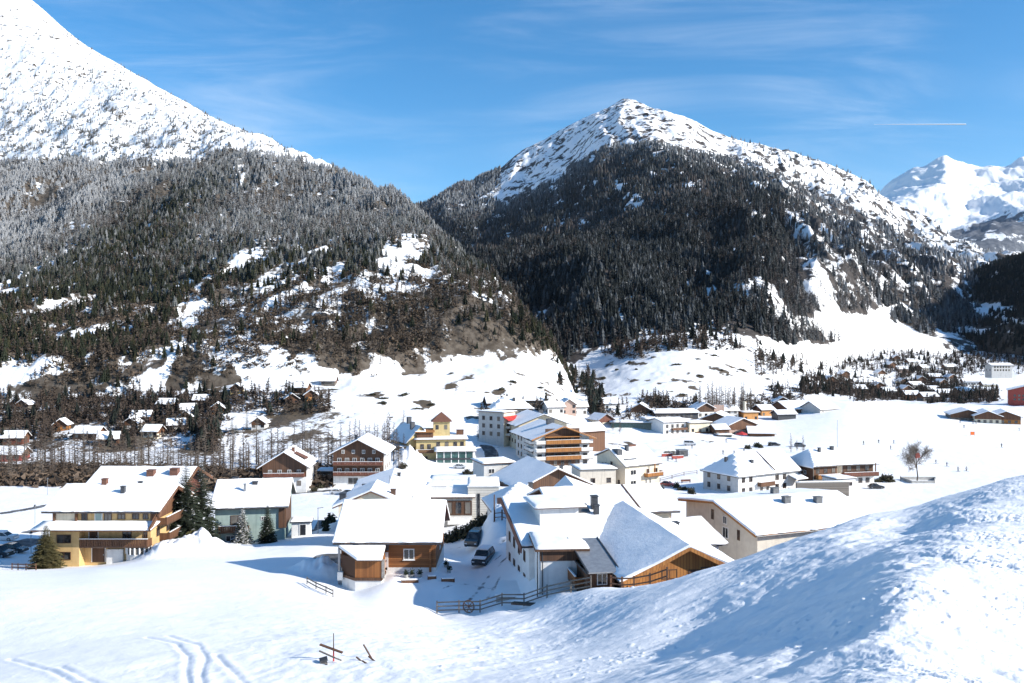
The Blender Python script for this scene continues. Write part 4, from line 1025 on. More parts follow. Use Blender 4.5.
    f = MB(); f.add([(-.2, 6.4, 7.95), (1.6, 6.4, 7.95), (1.6, 8.2, 8.45), (-.2, 8.2, 8.45)], [(0,1,2,3)]); f.box(-.35, -.2, 6.3, 8.3, 7.9, 8.5); f.box(-.2, 1.6, 8.2, 8.35, 8.35, 8.55); f.build('skylight', [M['glass']], h.root)
    MB().box(-7.2, -6.9, -.3, -.1, -.5, 1.2).build('red_lance', M['red_paint'], h.root)
    # white cube in front of it
    h = House('annex_house', 'plain white cube annex with a low roof and a dark fascia behind the fence', 562, 586, 84, 4, 4.5, 6.5, 3.75, .25, 'x', wall='plaster_white', oe=.45, trim='wood_dark', lod=0, snow=.42, zb=-24.3)
    h.panel(-2.2, 2.2, 2.75, 3.7, 'wood_dark', 'F', .12, 'fascia'); MB().tube((-2.45, -.25, -4), (-2.45, -.25, 3.7), .06).build('drain_pipe', M['metal_dark'], h.root)
    MB().tube((-1.95, -.12, -4), (-1.95, -.12, 3.7), .06).build('drain_pipe', M['metal_dark'], h.root)
    # stair house with a glazed metal roof
    h = House('stair_house', 'narrow wooden stair house with a dark metal roof between white cube and barn', 601, 583, 80, 9, 2.6, 7, 1.9, .25, wall='wood_brown', oe=.2, trim='metal_dark', lod=0, snow=0, zb=-23.6)
    h.leanto(-1.5, 1.5, -1.2, 7.3, 2.2, 3.4, 'metal_grey', .12, 0, 'metal_roof'); MB().bar((-1.55, -1.3, 2.35), (-1.55, 7.4, 3.55), .1, .16).build('gutter', M['metal_dark'], h.root)
    MB().bar((1.55, -1.3, 2.35), (1.55, 7.4, 3.55), .1, .16).build('gutter', M['metal_dark'], h.root)
    h.balcony('L', -2.4, 2.2, .4, .9, 'wood_log', .9); h.win('F', .1, .8, 1.0, 1.1, 'trim_white')
    # barn with the big blue-shaded roof
    h = House('barn', 'large wooden barn whose steep snowy roof runs towards the fence', 686, 606, 78.6, 8.6, 11.0, 20, 5.7, 2.45, 'y', wall='wood_brown', gable='wood_hotel', gable_z=4.6, oe=.9, og=1.0, trim='wood_hotel', lod=0, snow=.38, zb=-27.1)
    for sx in (-1, 1): MB().bar((sx*6.25, -.98, 5.15), (0, -.98, 8.28), .1, .36).build('barge_board', M['wood_hotel'], h.root)
    h.win('F', 2.2, 5.4, 1.6, .9, 'trim_brown'); h.win('F', -1.6, 5.3, 1.5, .9, 'trim_brown')
    h.panel(.2, 4.6, 4.7, 6.1, 'wood_dark', 'F', .09, 'loft_opening')
    # houses behind
    h = House('chalet', 'white roofed chalet with an orange boarded gable end behind the barn', 616, 560, 113, 12, 15.5, 14, 7.6, 2.0, 'x', wall='plaster_cream', gable='wood_hotel', gable_z=4.4, oe=.8, og=1.0, trim='wood_brown', lod=1, snow=.42, zb=-30.2)
    MB().bar((3.2, -.7, 7.95), (3.2, 6.9, 9.95), .25, .3).build('snow_guard', M['trim_brown'], h.roof)
    h.balcony('R', -5, 2, 4.3, 1.2, 'wood_hotel'); h.wins('R', [-3, 0, 3], [1.6, 4.6], 1.2, 1.4, frame='trim_brown')
    h = House('chalet', 'low white roofed house with two chimneys and a brown gable dormer beside the barn', 682, 560, 98, 16, 9.4, 11, 5.6, 1.5, 'x', wall='plaster_white', oe=.7, og=.8, trim='wood_brown', lod=1, snow=.4, zb=-29.0)
    h.chimney(-2.6, 3.6, .9, .7, 'metal_dark', .6); h.chimney(.6, 3.2, 1.0, .75, 'metal_dark', .7)
    d = MB().prism([(-1.6, 5.2), (1.9, 5.2), (.15, 6.3)], 'y', -.6, 3.0); d.build('dormer', M['wood_hotel'], h.root)
    h.win('R', 0, 2.5, 1.2, 1.2)
    # beige house at the foot of the near slope
    h = House('apartment_house', 'beige gabled house with three square chimneys on its broad low roof, beside the near slope', 819, 560, 114.4, 21.9, 20.2, 16.4, 8.1, 2.5, 'x', hb=9.6, rc=.515, wall='plaster_beige', oe=.8, og=.9, trim='wood_hotel', lod=0, snow=.42, zb=-33.)
    for (a, c) in ((-.3, 6.2), (4.6, 5.4), (1.6, 11.0)):
        h.chimney(a, c, 1.05, .95, 'chimney_grey', .75)
    h.win('L', -1.6, 8.1, .6, 1.4, 'trim_brown'); h.win('L', 1.3, 8.0, .9, 1.1, 'plaster_white'); h.win('L', 1.4, 6.1, 1.3, 1.5, 'plaster_white'); h.win('L', 4.3, 6.4, .55, 1.4, 'trim_brown'); h.win('L', -1.3, 5.0, 1.0, 1.2, 'trim_brown'); h.win('L', -4.6, 5.6, .8, 1.3, 'trim_brown')
    for y0, z0, y1, z1 in ((-.8, 8.0, 8.45, 10.75), (17.2, 9.65, 8.45, 10.75)): MB().bar((-10.98, y0, z0), (-10.98, y1, z1), .1, .34).build('barge_board', M['wood_hotel'], h.root)

def build_mid_houses():
    # the pale modern house with flat roofs
    h = House('modern_house', 'pale modern house with a flat snowy roof and a glazed front behind the dark bushes', 449, 518, 153, 2, 8.4, 24, 6.0, .2, wall='concrete', oe=.5, trim='wood_dark', lod=0, snow=.45, zb=-34.)
    h.panel(-4.1, 4.1, 2.9, 5.5, 'wood_dark', 'F', .05, 'window_wall')
    for u in lin(-3.4, 3.4, 5): h.win('F', u, 3.1, 1.15, 2.2, 'trim_brown', off=.04, mull=0)
    h.panel(-.2, 4.1, 1.4, 2.7, 'plaster_white', 'F', .9, 'balcony_front')
    h.block('roof_parapet', -4.6, 3.2, 14, 14.5, 6.2, 7.0, 'plaster_white'); h.block('roof_hatch', -4.2, -.5, 3.5, 6.8, 6.3, 7.6, 'plaster_white'); h.snow_pad(-4.3, -.4, 3.4, 6.9, 7.6, .4, h.roof)
    h = House('modern_house', 'cube shaped house clad in pale horizontal slats with a tall dark slit window', 483.5, 518, 154, 2, 5.6, 9, 7.8, .2, wall='slat_white', oe=.15, trim='plaster_white', lod=0, snow=.4, zb=-34.)
    h.win('F', -.9, 2.4, .5, 4.2, 'black', mull=0); h.block('roof_parapet', -2.6, 2.6, 6.2, 6.5, 7.9, 8.7, 'plaster_white')
    h = House('house', 'low snow covered house joined to the slatted cube on its right', 507, 520, 160, 8, 8.6, 10, 5.2, .25, wall='slat_white', oe=.5, trim='wood_dark', lod=1, snow=.5, zb=-34.5)
    # roofs behind the chalet
    h = House('house', 'long house with a shaded snowy roof slope behind the log chalet', 387, 503, 140, 5, 12.6, 25, 5.2, 2.0, 'y', wall='plaster_grey', oe=.7, og=.6, trim='wood_dark', lod=1, snow=.38, zb=-32.)
    h.chimney(9, -4.4, .8, 1.0, 'metal_dark'); h.chimney(17, 1.2, .6, .7, 'metal_dark'); MB().tube((0.3, 3, 7.6), (.3, 3, 9.6), .04).build('aerial', M['metal_dark'], h.root)
    h.wins('F', [-4, 0, 4], [2.0], 1.2, 1.3)
    h = House('house', 'small gabled house whose snowy roof peeps up right behind the log chalet', 371, 540, 124, 3, 9.4, 8, 7.0, 2.0, 'y', wall='plaster_cream', oe=.7, og=.6, trim='wood_brown', lod=1, snow=.36, zb=-30.8)
    h.chimney(2.6, 3.0, .7, .8, 'trim_brown'); h.chimney(2.4, -4.4, .9, .9, 'metal_dark')
    # pyramid roof and its neighbour
    h = House('house', 'house with a snowy pyramid roof shaded on its left side, behind the driveway', 524, 530, 128, 10, 8.6, 8.6, 6.4, 2.7, 'x', wall='plaster_white', oe=.8, og=.8, trim='wood_dark', lod=1, snow=.34, hipL=4.2, hipR=4.2, zb=-31.2)
    h.chimney(2.2, 6.0, .6, .9, 'metal_dark')
    h = House('house', 'small house with a steep shaded roof slope and a snowy white parapet', 583, 520, 140, 4, 8.2, 9, 6.9, 2.3, 'y', wall='plaster_white', oe=.5, og=.5, trim='plaster_white', lod=1, snow=.34, rc=.3, zb=-33.)
    h.block('parapet', 1.0, 5.2, -1.2, -.8, 6.6, 8.3, 'plaster_cream'); h.chimney(3, 3, .6, .8, 'metal_dark')
    # pavilion
    h = House('pavilion', 'broad pavilion with a huge flat pitched snowy roof in front of the golden hotel', 556, 492, 196, 18, 15.5, 19, 6.6, 3.6, 'y', wall='wood_dark', oe=1.8, og=1.4, trim='wood_dark', lod=1, snow=.4, zb=-39.4)
    h.chimney(6, 3.6, .7, 1.0, 'metal_dark'); h.wins('F', [-5, -2, 1, 4], [2.4], 1.5, 1.6, frame='wood_grey')
    h = House('house', 'small flat roofed pale annex at the left foot of the golden hotel', 499, 477, 215, 20, 8, 9, 3.4, .25, wall='plaster_grey', oe=.6, trim='wood_dark', lod=1, snow=.4)
    h.wins('F', [-2, 1.5], [1.0], 1.6, 1.2)
    # beige house with the dark skylights
    h = House('apartment_house', 'cream and beige house with dark roof windows and a golden corner balcony', 642.5, 487.5, 251.5, 33, 13.4, 13, 7.0, 4.0, 'x', hb=8.6, rc=.52, wall='plaster_cream', oe=.7, og=.5, trim='wood_dark', lod=1, snow=.45)
    h.panel(-6.45, 6.45, -3, 6.9, 'plaster_beige', 'L', .04, 'side_wall')
    for u, z in ((-3.6, 5.4), (-2.2, 5.6), (-.4, 3.6), (.4, 6.2), (1.4, 4.3), (-.4, 1.0), (3.8, 1.2)): h.win('L', u, z, .95, 1.3, 'trim_brown', off=.04)
    h.wins('F', [-3.6], [.9, 4.0], 2.2, 1.5, frame='trim_white'); h.win('F', 1.4, 1.0, .8, 1.4); h.win('F', 3.0, 1.0, .8, 1.4)
    h.balcony('F', .6, 6.9, 3.3, 1.6, 'wood_hotel', 1.0); h.door('F', 2.0, 1.0, 2.0, 3.4, 'wood_dark'); h.win('F', 5.2, 4.1, 1.4, 1.3, 'trim_brown')
    h.post(3.6, -1.4, 3.3, 7.0, .25, 'wood_hotel'); h.balcony('R', -6.5, -1.5, 3.3, 1.4, 'wood_hotel')
    f = MB(); f.box(-5.8, -1.2, 1.2, 2.6, 8.1, 8.6); f.build('dormer_window', M['roof_slate'], h.root)
    f = MB(); f.box(-6.6, -4.8, 3.4, 6.4, 9.3, 11.2); f.build('dormer_window', M['roof_slate'], h.root)
    h.chimney(-1.6, 5.2, .9, 1.6, 'metal_dark'); h.chimney(1.8, 6.8, 2.6, .5, 'roof_brown', .8)
    h = House('house', 'low beige annex with a thin dark flat roof left of the cream house', 598, 491, 243, 10, 10.5, 10, 6.1, .2, wall='plaster_beige', oe=.5, trim='metal_dark', lod=1, snow=.28)
    h.wins('F', [-1.5, 3.2], [2.3], 1.3, 1.4, frame='trim_brown')
    # long grey white house with a hipped end
    h = House('apartment_house', 'long grey white house with three window rows and a hipped snowy roof', 769, 491.5, 243, 30, 24, 14, 5.4, 5., 'x', wall='plaster_grey', oe=.7, og=.6, trim='metal_dark', lod=1, snow=.42, hipL=5.5, zb=-42.6)
    h.panel(-11.95, 11.95, -4, 5.3, 'plaster_white', 'F', .04, 'front_wall')
    h.wins('L', [-4.6, -.6, 3.4], [-2.4, .6, 3.4], 1.2, 1.5, frame='trim_brown'); h.wins('F', [-10, -7.2], [.4, 3.3], 1.3, 1.4, frame='trim_brown', off=.04); h.wins('F', [3.2, 6.2], [.4, 3.0], 1.4, 1.5, frame='trim_brown', off=.04)
    h.balcony('F', -4.6, 1.0, 2.0, 1.4, 'wood_brown', 1.1, off=.04); h.wins('F', [-3, -.6], [.0], 1.0, 1.8, frame='trim_brown', off=.04)
    h.leanto(7.6, 12.4, -3.2, .0, 3.0, 3.9, 'wood_dark', .18, .35); h.block('porch_wall', 7.9, 12.1, -2.8, -2.6, -3, 1.4, 'wood_brown'); MB().bar((1.9, -.6, 5.95), (1.9, 6.6, 10.6), .16, .3).build('snow_guard', M['trim_brown'], h.roof)
    h.chimney(-3.5, 3.2, .8, .8, 'metal_dark'); h.chimney(-9.2, 7.6, .7, 1.2, 'metal_dark')
    # brown house at the edge of the ski field, two halves
    h = House('chalet', 'brown boarded house with golden balcony, at the edge of the ski field', 825.5, 484, 249, 20, 8.6, 12, 6.6, 3.4, 'x', wall='plaster_cream', gable='wood_brown', gable_z=1.6, oe=1.0, og=1.0, trim='wood_dark', lod=1, snow=.42, hipL=3.2, zb=-42.3)
    h.panel(-5.9, 5.9, 1.8, 6.5, 'wood_brown', 'L', .05, 'boarding'); h.panel(-4.2, 4.2, 2.3, 6.5, 'wood_brown', 'F', .05, 'boarding')
    h.balcony('F', -3.6, 4.2, 2.6, 1.3, 'wood_hotel', 1.2, off=.05); h.wins('F', [-2.8, 0, 2.8], [3.9], 1.3, 1.5, frame='trim_brown', off=.05); h.wins('F', [-2.8, .8], [.1], 1.3, 1.7, frame='wood_red'); h.wins('L', [0, 2.4], [3.4], 1.0, 1.2, frame='trim_white', off=.05)
    h.chimney(1.5, 4.5, .7, 1.3, 'metal_dark')
    h = House('chalet', 'white house with a dark red railed balcony under a wide roof, facing the ski field', 858, 483, 254, 12, 10.8, 13, 6.3, 3.2, 'x', wall='plaster_white', oe=1.2, og=1.0, trim='wood_dark', lod=1, snow=.42, zb=-42.2)
    h.panel(-5.2, 5.0, 2.9, 6.2, 'wood_dark', 'F', .06, 'boarding'); h.balcony('F', -5.5, 6.0, 2.5, 1.5, 'wood_red', 1.1, off=.06); h.wins('F', [-3, 0, 3], [3.8], 1.4, 1.6, frame='trim_brown', off=.06); h.wins('F', [-2.6, .8, 3.2], [.2], 1.3, 1.5, frame='trim_brown')
    h.post(4.9, -1.4, 2.5, 6.2, .25); h.chimney(-5.0, 5.8, .9, 1.0, 'metal_dark')
    h = House('garage', 'small white flat roofed garage with one window, beside the brown house', 846, 487, 238, 18, 6.4, 6, 3.0, .2, wall='plaster_white', oe=.3, trim='metal_dark', lod=1, snow=.35, zb=-41.3); h.win('F', 1.6, 1.1, 1.0, 1.0, 'trim_brown')
    h = House('garden_wall', 'low weathered grey retaining wall in front of the brown house', 823, 489, 234, 6, 15, .8, 2.3, .2, cat='wall', wall='wood_grey', oe=.05, trim='concrete', lod=1, snow=.25, zb=-40.9)

def build_hotels():
    # golden hotel ---------------------------------------------------------
    h = House('hotel', 'big hotel with three rows of golden wooden balconies under a dark partly cleared roof', 562.5, 466, 292, 15, 19.4, 25, 10.0, 3.6, 'y', cat='hotel', wall='plaster_white', oe=2.0, og=2.2, trim='roof_slate', lod=1, snow=.3, snowcov=.28)
    h.panel(-6.2, 6.2, .2, 12.9, 'wood_dark', 'F', .06, 'boarding')
    for z in (2.4, 5.1, 7.8):
        h.balcony('F', -6.3, 6.3, z, 1.5, 'wood_hotel', 1.32, off=.06); h.balcony('F', -9.7, -6.4, z, 1.4, 'plaster_white', 1.1); h.balcony('F', 6.4, 10.6, z, 1.4, 'plaster_white', 1.1)
    for z in (.1, 2.5, 5.2):
        h.wins('F', lin(-5.2, 5.2, 5), [z], 1.3, 1.9, frame='trim_brown', off=.06); h.wins('F', [-8.2, 8.2], [z], 1.6, 1.8, frame='trim_brown')
    h.wins('F', lin(-3.6, 3.6, 4), [8.2], 1.3, 1.6, frame='trim_brown', off=.06)
    h.panel(-6.6, 6.6, 10.0, 10.25, 'wood_hotel', 'F', 1.5, 'gable_beam')
    for sx in (-1, 1): MB().bar((sx*11.6, -2.15, 9.35), (0, -2.15, 13.7), .12, .5).build('barge_board', M['wood_hotel'], h.root)
    h.wins('L', [-9, -5, -1, 4, 9], [1.4, 4.2, 7.0], 1.3, 1.6, frame='trim_brown')
    for z in (2.4, 5.1, 7.6): h.balcony('L', 3.0, 11.0, z, 1.4, 'plaster_white', 1.0)
    h.chimney(12, -.6, 2.6, 1.4, 'roof_slate', 1.8)
    h = House('hotel', 'rear wing of the golden hotel with a blue grey snow dusted roof', 543, 462, 322, 15, 19, 20, 10.5, 3.6, 'y', cat='hotel', wall='plaster_cream', oe=1.6, og=1.5, trim='roof_slate', lod=1, snow=.3, snowcov=.36, zb=-41.5)
    h.wins('F', [-7.5, -5], [3, 6], 1.4, 1.6); h.chimney(9, 2, 1.4, 1.4, 'metal_dark'); h.wins('L', [-7, -3, 1, 5], [3, 6], 1.3, 1.5, frame='trim_brown')
    h = House('house', 'long low brown roofed building half hidden behind the right eave of the golden hotel', 583, 445, 335, 32, 22, 9, 6.0, 2.4, 'x', wall='wood_brown', oe=.9, og=.8, trim='roof_brown', lod=2, snow=.25, snowcov=.55, zb=-41.)
    # yellow hotel with a tower ------------------------------------------------
    h = House('hotel', 'pale yellow hotel with a square tower, dark stepped roofs and a glazed front', 441, 464, 300, 6, 17.4, 15, 8.6, .25, cat='hotel', wall='plaster_pale_yellow', oe=.9, trim='wood_brown', lod=1, snow=.4, zb=-43.)
    h.block('glazed_porch', -1.6, 11.2, -5.2, -.01, -4, 5.0, 'teal_glass'); h.leanto(-2.4, 12.0, -6.0, .0, 5.02, 5.9, 'wood_brown', .2, .4)
    for x in lin(-1.6, 11.0, 6): h.block('porch_post', x-.14, x+.14, -5.32, -5.21, -4, 5.0, 'trim_white')
    h.block('porch_beam', -1.7, 11.2, -5.4, -5.22, 2.2, 2.8, 'metal_dark')
    h.balcony('F', -8.4, -2.6, 4.3, 1.3, 'wood_brown', 1.0); h.wins('F', [-6.6, -4.2], [5.3], 1.3, 1.8, frame='trim_brown'); h.win('F', -5.6, .8, 1.9, 2.0, 'trim_brown'); h.wins('F', [-1, 2, 5, 7.4], [6.3], 1.3, 1.5, frame='trim_brown')
    h.block('corner_bay', -8.75, -6.9, -1.0, -.0, -4, 4.2, 'plaster_white')
    t = h.block('tower', -2.6, 3.4, 8, 14, 0, 14.2, 'plaster_pale_yellow')
    r = MB().add([(-3.4,7.2,14.2),(4.2,7.2,14.2),(4.2,14.8,14.2),(-3.4,14.8,14.2),(.4,11,17.6)], [(0,1,4),(1,2,4),(2,3,4),(3,0,4),(3,2,1,0)]); r.build('tower_roof', M['roof_brown'], h.root)
    for x in (-1.2, 1.9): MB().box(x-.55, x+.55, 7.94, 8.0, 11.4, 13.0).build('tower_window', M['glass'], t)
    h.chimney(7.2, 12, 2.6, 1.8, 'wood_brown')
    h.block('upper_floor', -8.6, -2.7, 2.5, 14, 8.6, 11.0, 'wood_brown'); r = h.block('upper_roof', -9.2, -2.2, 1.8, 14.6, 11.01, 11.3, 'wood_hotel'); h.snow_pad(-9.2, -5.4, 1.8, 14.6, 11.3, .3, r)
    h = House('hotel', 'left wing of the yellow hotel with two stepped dark slate roofs', 420, 462, 303, 30, 9.5, 16, 8.0, 5.0, 'y', cat='hotel', wall='plaster_pale_yellow', oe=.9, og=.8, trim='roof_slate', lod=1, snow=.26, snowcov=.45, zb=-43.)
    h.leanto(-7.6, -3.4, 0, 15, 6.0, 6.0, 'roof_slate', .2, .25); h.wins('L', [-5, -1, 3], [1.5, 4.2], 1.2, 1.4, frame='trim_brown'); h.wins('F', [-2.6, 2.2], [1.5, 4.4], 1.2, 1.4, frame='trim_brown')
    h.chimney(4, -1.2, 1.4, 2.2, 'roof_slate'); h.chimney(11, .5, 1.4, 2.6, 'roof_slate')
    # grey apartment block with a red canopy
    h = House('apartment_block', 'tall grey plastered block with a narrow cream front and a red awning', 509.5, 441, 333, 56, 8.0, 12, 11.4, .25, wall='plaster_grey', oe=.7, trim='wood_brown', lod=1, snow=.4, zb=-38.8)
    h.panel(-3.9, 3.9, -3, 11.2, 'plaster_cream', 'F', .05, 'front_wall'); h.wins('L', [-3.6, 0, 3.6], [2.2, 5.2, 8.2], 1.3, 1.6, frame='trim_brown')
    for z in (2.4, 5.2): h.balcony('F', -2.4, 3.8, z, 1.5, 'plaster_white', 1.0, off=.05)
    h.wins('F', [-1.2, 1.8], [3, 5.9], 1.4, 1.7, frame='trim_brown', off=.05); h.leanto(-4.6, 4.6, -2.6, -.06, 8.4, 9.8, 'red_paint', .15, 0, 'awning')
    h = House('apartment_block', 'brown gabled upper house with a wide white roof behind the grey block', 513, 420, 372, 10, 17, 12, 5.4, 4.2, 'x', wall='wood_grey', oe=.9, og=.9, trim='wood_dark', lod=2, snow=.45, hipL=5, hipR=5)
    h.wins('F', lin(-6, 6, 5), [2.4], 1.4, 1.5); h.chimney(1, 3.4, 1.0, 1.4, 'metal_dark')
    # gabled chalets by the river -------------------------------------------------
    h = House('chalet', 'brown boarded chalet with one bare brown roof patch by the row of larches', 284.5, 489, 240, 4, 12.2, 13, 6.5, 3.8, 'y', wall='plaster_white', gable='wood_dark', gable_z=3.4, oe=1.1, og=1.4, trim='wood_dark', lod=1, snow=.36)
    h.balcony('F', -5.6, 5.6, 3.6, 1.2, 'wood_red', 1.0); h.wins('F', lin(-4, 4, 4), [4.0], 1.1, 1.4, frame='trim_white', off=.05); h.wins('F', [-4, -1.4, 1.4, 4], [.9], 1.2, 1.4, frame='trim_brown'); h.chimney(5.5, 1.4, .8, 1.2, 'roof_brown')
    MB().add([(2.0, 3.2, 9.75), (5.6, 3.2, 7.95), (5.6, 7.5, 7.95), (2.0, 7.5, 9.75)], [(0,1,2,3)]).build('bare_roof_patch', M['roof_brown'], h.roof)
    h = House('chalet', 'large dark brown chalet with stacked flower balconies right of the bare larches', 358.5, 485, 250, 0, 14.8, 15, 9.4, 3.8, 'y', wall='plaster_white', gable='wood_dark', gable_z=2.9, oe=1.2, og=1.6, trim='wood_dark', lod=1, snow=.38)
    for z in (3.0, 6.0): h.balcony('F', -7.2, 7.2, z, 1.4, 'wood_red', 1.0); h.wins('F', lin(-5.6, 5.6, 6), [z+.15], 1.2, 1.8, frame='trim_white', off=.05)
    h.wins('F', lin(-4.5, 4.5, 4), [9.2], .9, 1.1, frame='trim_white', off=.05); h.win('F', -1.6, .2, 3.0, 2.0, 'plaster_white'); h.win('F', 3.6, .4, 1.6, 1.7); h.panel(4.4, 7.35, -1, 2.7, 'stone', 'F', .06, 'stone_corner')
    h.wins('R', [-4, 0, 4], [1, 4], 1.2, 1.4, frame='trim_brown'); h.chimney(7, -2, .8, 1.4, 'metal_dark')
    h = House('garage', 'small dark open garage with a snowy flat roof between the two brown chalets', 324.5, 483, 258, 0, 4.6, 6, 3.2, .2, wall='wood_grey', oe=.4, trim='metal_dark', lod=1, snow=.5, zb=-42.5); h.door('F', 0, 3.4, 2.3, 0, 'black')
# ------------------------------------------------------------------ trees
def near_conifer(h, seed, spread=.2, dense=1., snowy=0., mat='needle', base=.06):
    """trunk and crown meshes of one conifer: whorls of drooping boughs hung with flat sprays"""
    r = np.random.default_rng(seed); V = []; Q = []; mi = []
    n = int(34*dense)
    for k in range(n):
        t = base+(1-base)*(k/n)**.92; z = h*t; L = h*spread*(1-t)**.8*r.uniform(.82,1.15)+.12
        nb = int(7+5*(1-t))
        for b in range(nb):
            a = 6.283*(b+r.uniform(-.35,.35))/nb+k*1.1; d = np.array([math.cos(a), math.sin(a), 0]); s = np.array([-d[1], d[0], 0])
            m = max(2, int(L/.24)); droop = r.uniform(.18,.42)
            for j in range(m):
                f = (j+.6)/m; c = d*L*f+np.array([0,0,z-droop*L*f*f+.10*L*f])
                w = (.42*(1-f*.7)+.10)*L*.62+.09
                for sg in (-1, 1):
                    e = c+s*sg*w*r.uniform(.7,1.2)+d*w*.55+np.array([0,0,-.14*w*r.uniform(.3,1.6)])
                    q = len(V); V += [c-d*w*.25, c+d*w*.45, e, c-d*w*.1+s*sg*w*.55+np.array([0,0,-.10*w])]
                    Q.append((q,q+1,q+2,q+3)); mi.append(1 if r.random() < snowy*(1.2-f*.4) else 0)
    tr = MB().tube((0,0,-.6), (0,0,h*.5), h*.018+.03, h*.011+.015, 7).tube((0,0,h*.5), (0,0,h*.985), h*.011+.015, .012, 6)
    return tr.mesh('trunk', M['bark'], True), raw_mesh('crown', np.array(V), np.array(Q), None, smooth=False, mats=[M[mat], M['snow']], mi=mi)
def bare_tree(h, seed, levels=5, spread=.9, r0=None, pale=False, larch=False):
    """trunk mesh and crown mesh of a leafless tree"""
    r = np.random.default_rng(seed); tr = MB(); cr = MB(); r0 = r0 or h*.016+.03
    if larch:
        p = np.array([0.,0,-.5]); n = 8; lean = r.normal(0,.012,2)
        for k in range(n):
            q = np.array([lean[0]*h*(k+1)/n, lean[1]*h*(k+1)/n, h*(k+1)/n]); tr.tube(p, q, (r0*(1-k/n)+.012)*.95, (r0*(1-(k+1)/n)+.012)*.95, 5, cap=False); p = q
        nb = int(46+h*2.6)
        for k in range(nb):
            t = .16+.82*k/nb; a = r.uniform(0,6.283); L = h*.17*(1-t)**.75*r.uniform(.55,1.3)+.2
            b = np.array([lean[0]*h*t, lean[1]*h*t, h*t]); d = np.array([math.cos(a), math.sin(a), r.uniform(-.15,.22)])
            m = b+d*L*.6; e = m+np.array([d[0]*.4,d[1]*.4,.18])*L*r.uniform(.6,1.2)
            cr.tube(b, m, .060, .045, 3, cap=False).tube(m, e, .045, .022, 3, cap=False)
            for j in range(int(3+L*2.2)):
                f = r.uniform(.2,1.); o = b+(m-b)*min(f*1.4,1); g = r.normal(size=3)*[.5,.5,.28]; cr.tube(o, o+g*L*.4, .036, .016, 3, cap=False)
        return tr.mesh('trunk', M['bark'], True), cr.mesh('crown', M['twig_pale' if pale else 'twig'])
    def grow(p, d, L, rad, lv):
        n = 3; q = p
        for i in range(n):
            d = d+r.normal(0,.09,3); d[2] += .05; d /= np.linalg.norm(d); e = q+d*L/n
            (tr if lv == 0 else cr).tube(q, e, rad*(1-.25*i/n), rad*(1-.25*(i+1)/n), 5 if lv < 2 else 3, cap=False)
            q2 = q; q = e
            if lv < levels and i >= (1 if lv == 0 else 0):
                for s in range(2 if lv < 3 else 2):
                    a = r.normal(size=3); a -= d*np.dot(a,d); a /= np.linalg.norm(a); k = r.uniform(.5,1.)*spread
                    nd_ = d*.8+a*k+np.array([0,0,.12]); nd_ /= np.linalg.norm(nd_)
                    grow(q, nd_, L*r.uniform(.5,.74), max(rad*.58, .009), lv+1)
    grow(np.array([0.,0,-.4]), np.array([0.,0,1]), h*.45, r0, 0)
    return tr.mesh('trunk', M['bark'], True), cr.mesh('crown', M['twig_pale' if pale else 'twig'])
def shrub_mesh(seed, n=420, mat='bush_leaf', rad=(.5,.5,.42), leaf=.10, sticks=14):
    r = np.random.default_rng(seed); V = []; Q = []
    for i in range(n):
        c = r.normal(size=3); c /= np.linalg.norm(c); c *= r.uniform(.3,1.05)*(1+.22*math.sin(3*c[0]*4+seed)); c = c*rad; c[2] = abs(c[2])*1.5+.04
        u = r.normal(size=3); u /= np.linalg.norm(u); w = np.cross(u, r.normal(size=3)); w /= np.linalg.norm(w); L = leaf*r.uniform(.6,1.4); b = len(V)
        V += [c-u*L, c+w*L*.5, c+u*L, c-w*L*.5]; Q.append((b,b+1,b+2,b+3))
    st = MB()
    for i in range(sticks):
        a = r.uniform(0,6.283); k = r.uniform(.2,.95); st.tube((0,0,-.1), (math.cos(a)*k*rad[0], math.sin(a)*k*rad[1], r.uniform(.5,1.25)*rad[2]*1.4), .02, .008, 3, cap=False)
    return st.mesh('stem', M['twig']), raw_mesh('foliage', np.array(V), np.array(Q), M[mat], smooth=False)
def plant(name, label, cat, meshes, loc, rz=0., sc=1., group=None, parts=('trunk', 'crown')):
    o = empty(name, loc, rz); o.scale = (sc,)*3 if np.isscalar(sc) else sc; tag(o, label, cat, group)
    for n, m in zip(parts, meshes): link(n, m, o)
    return o

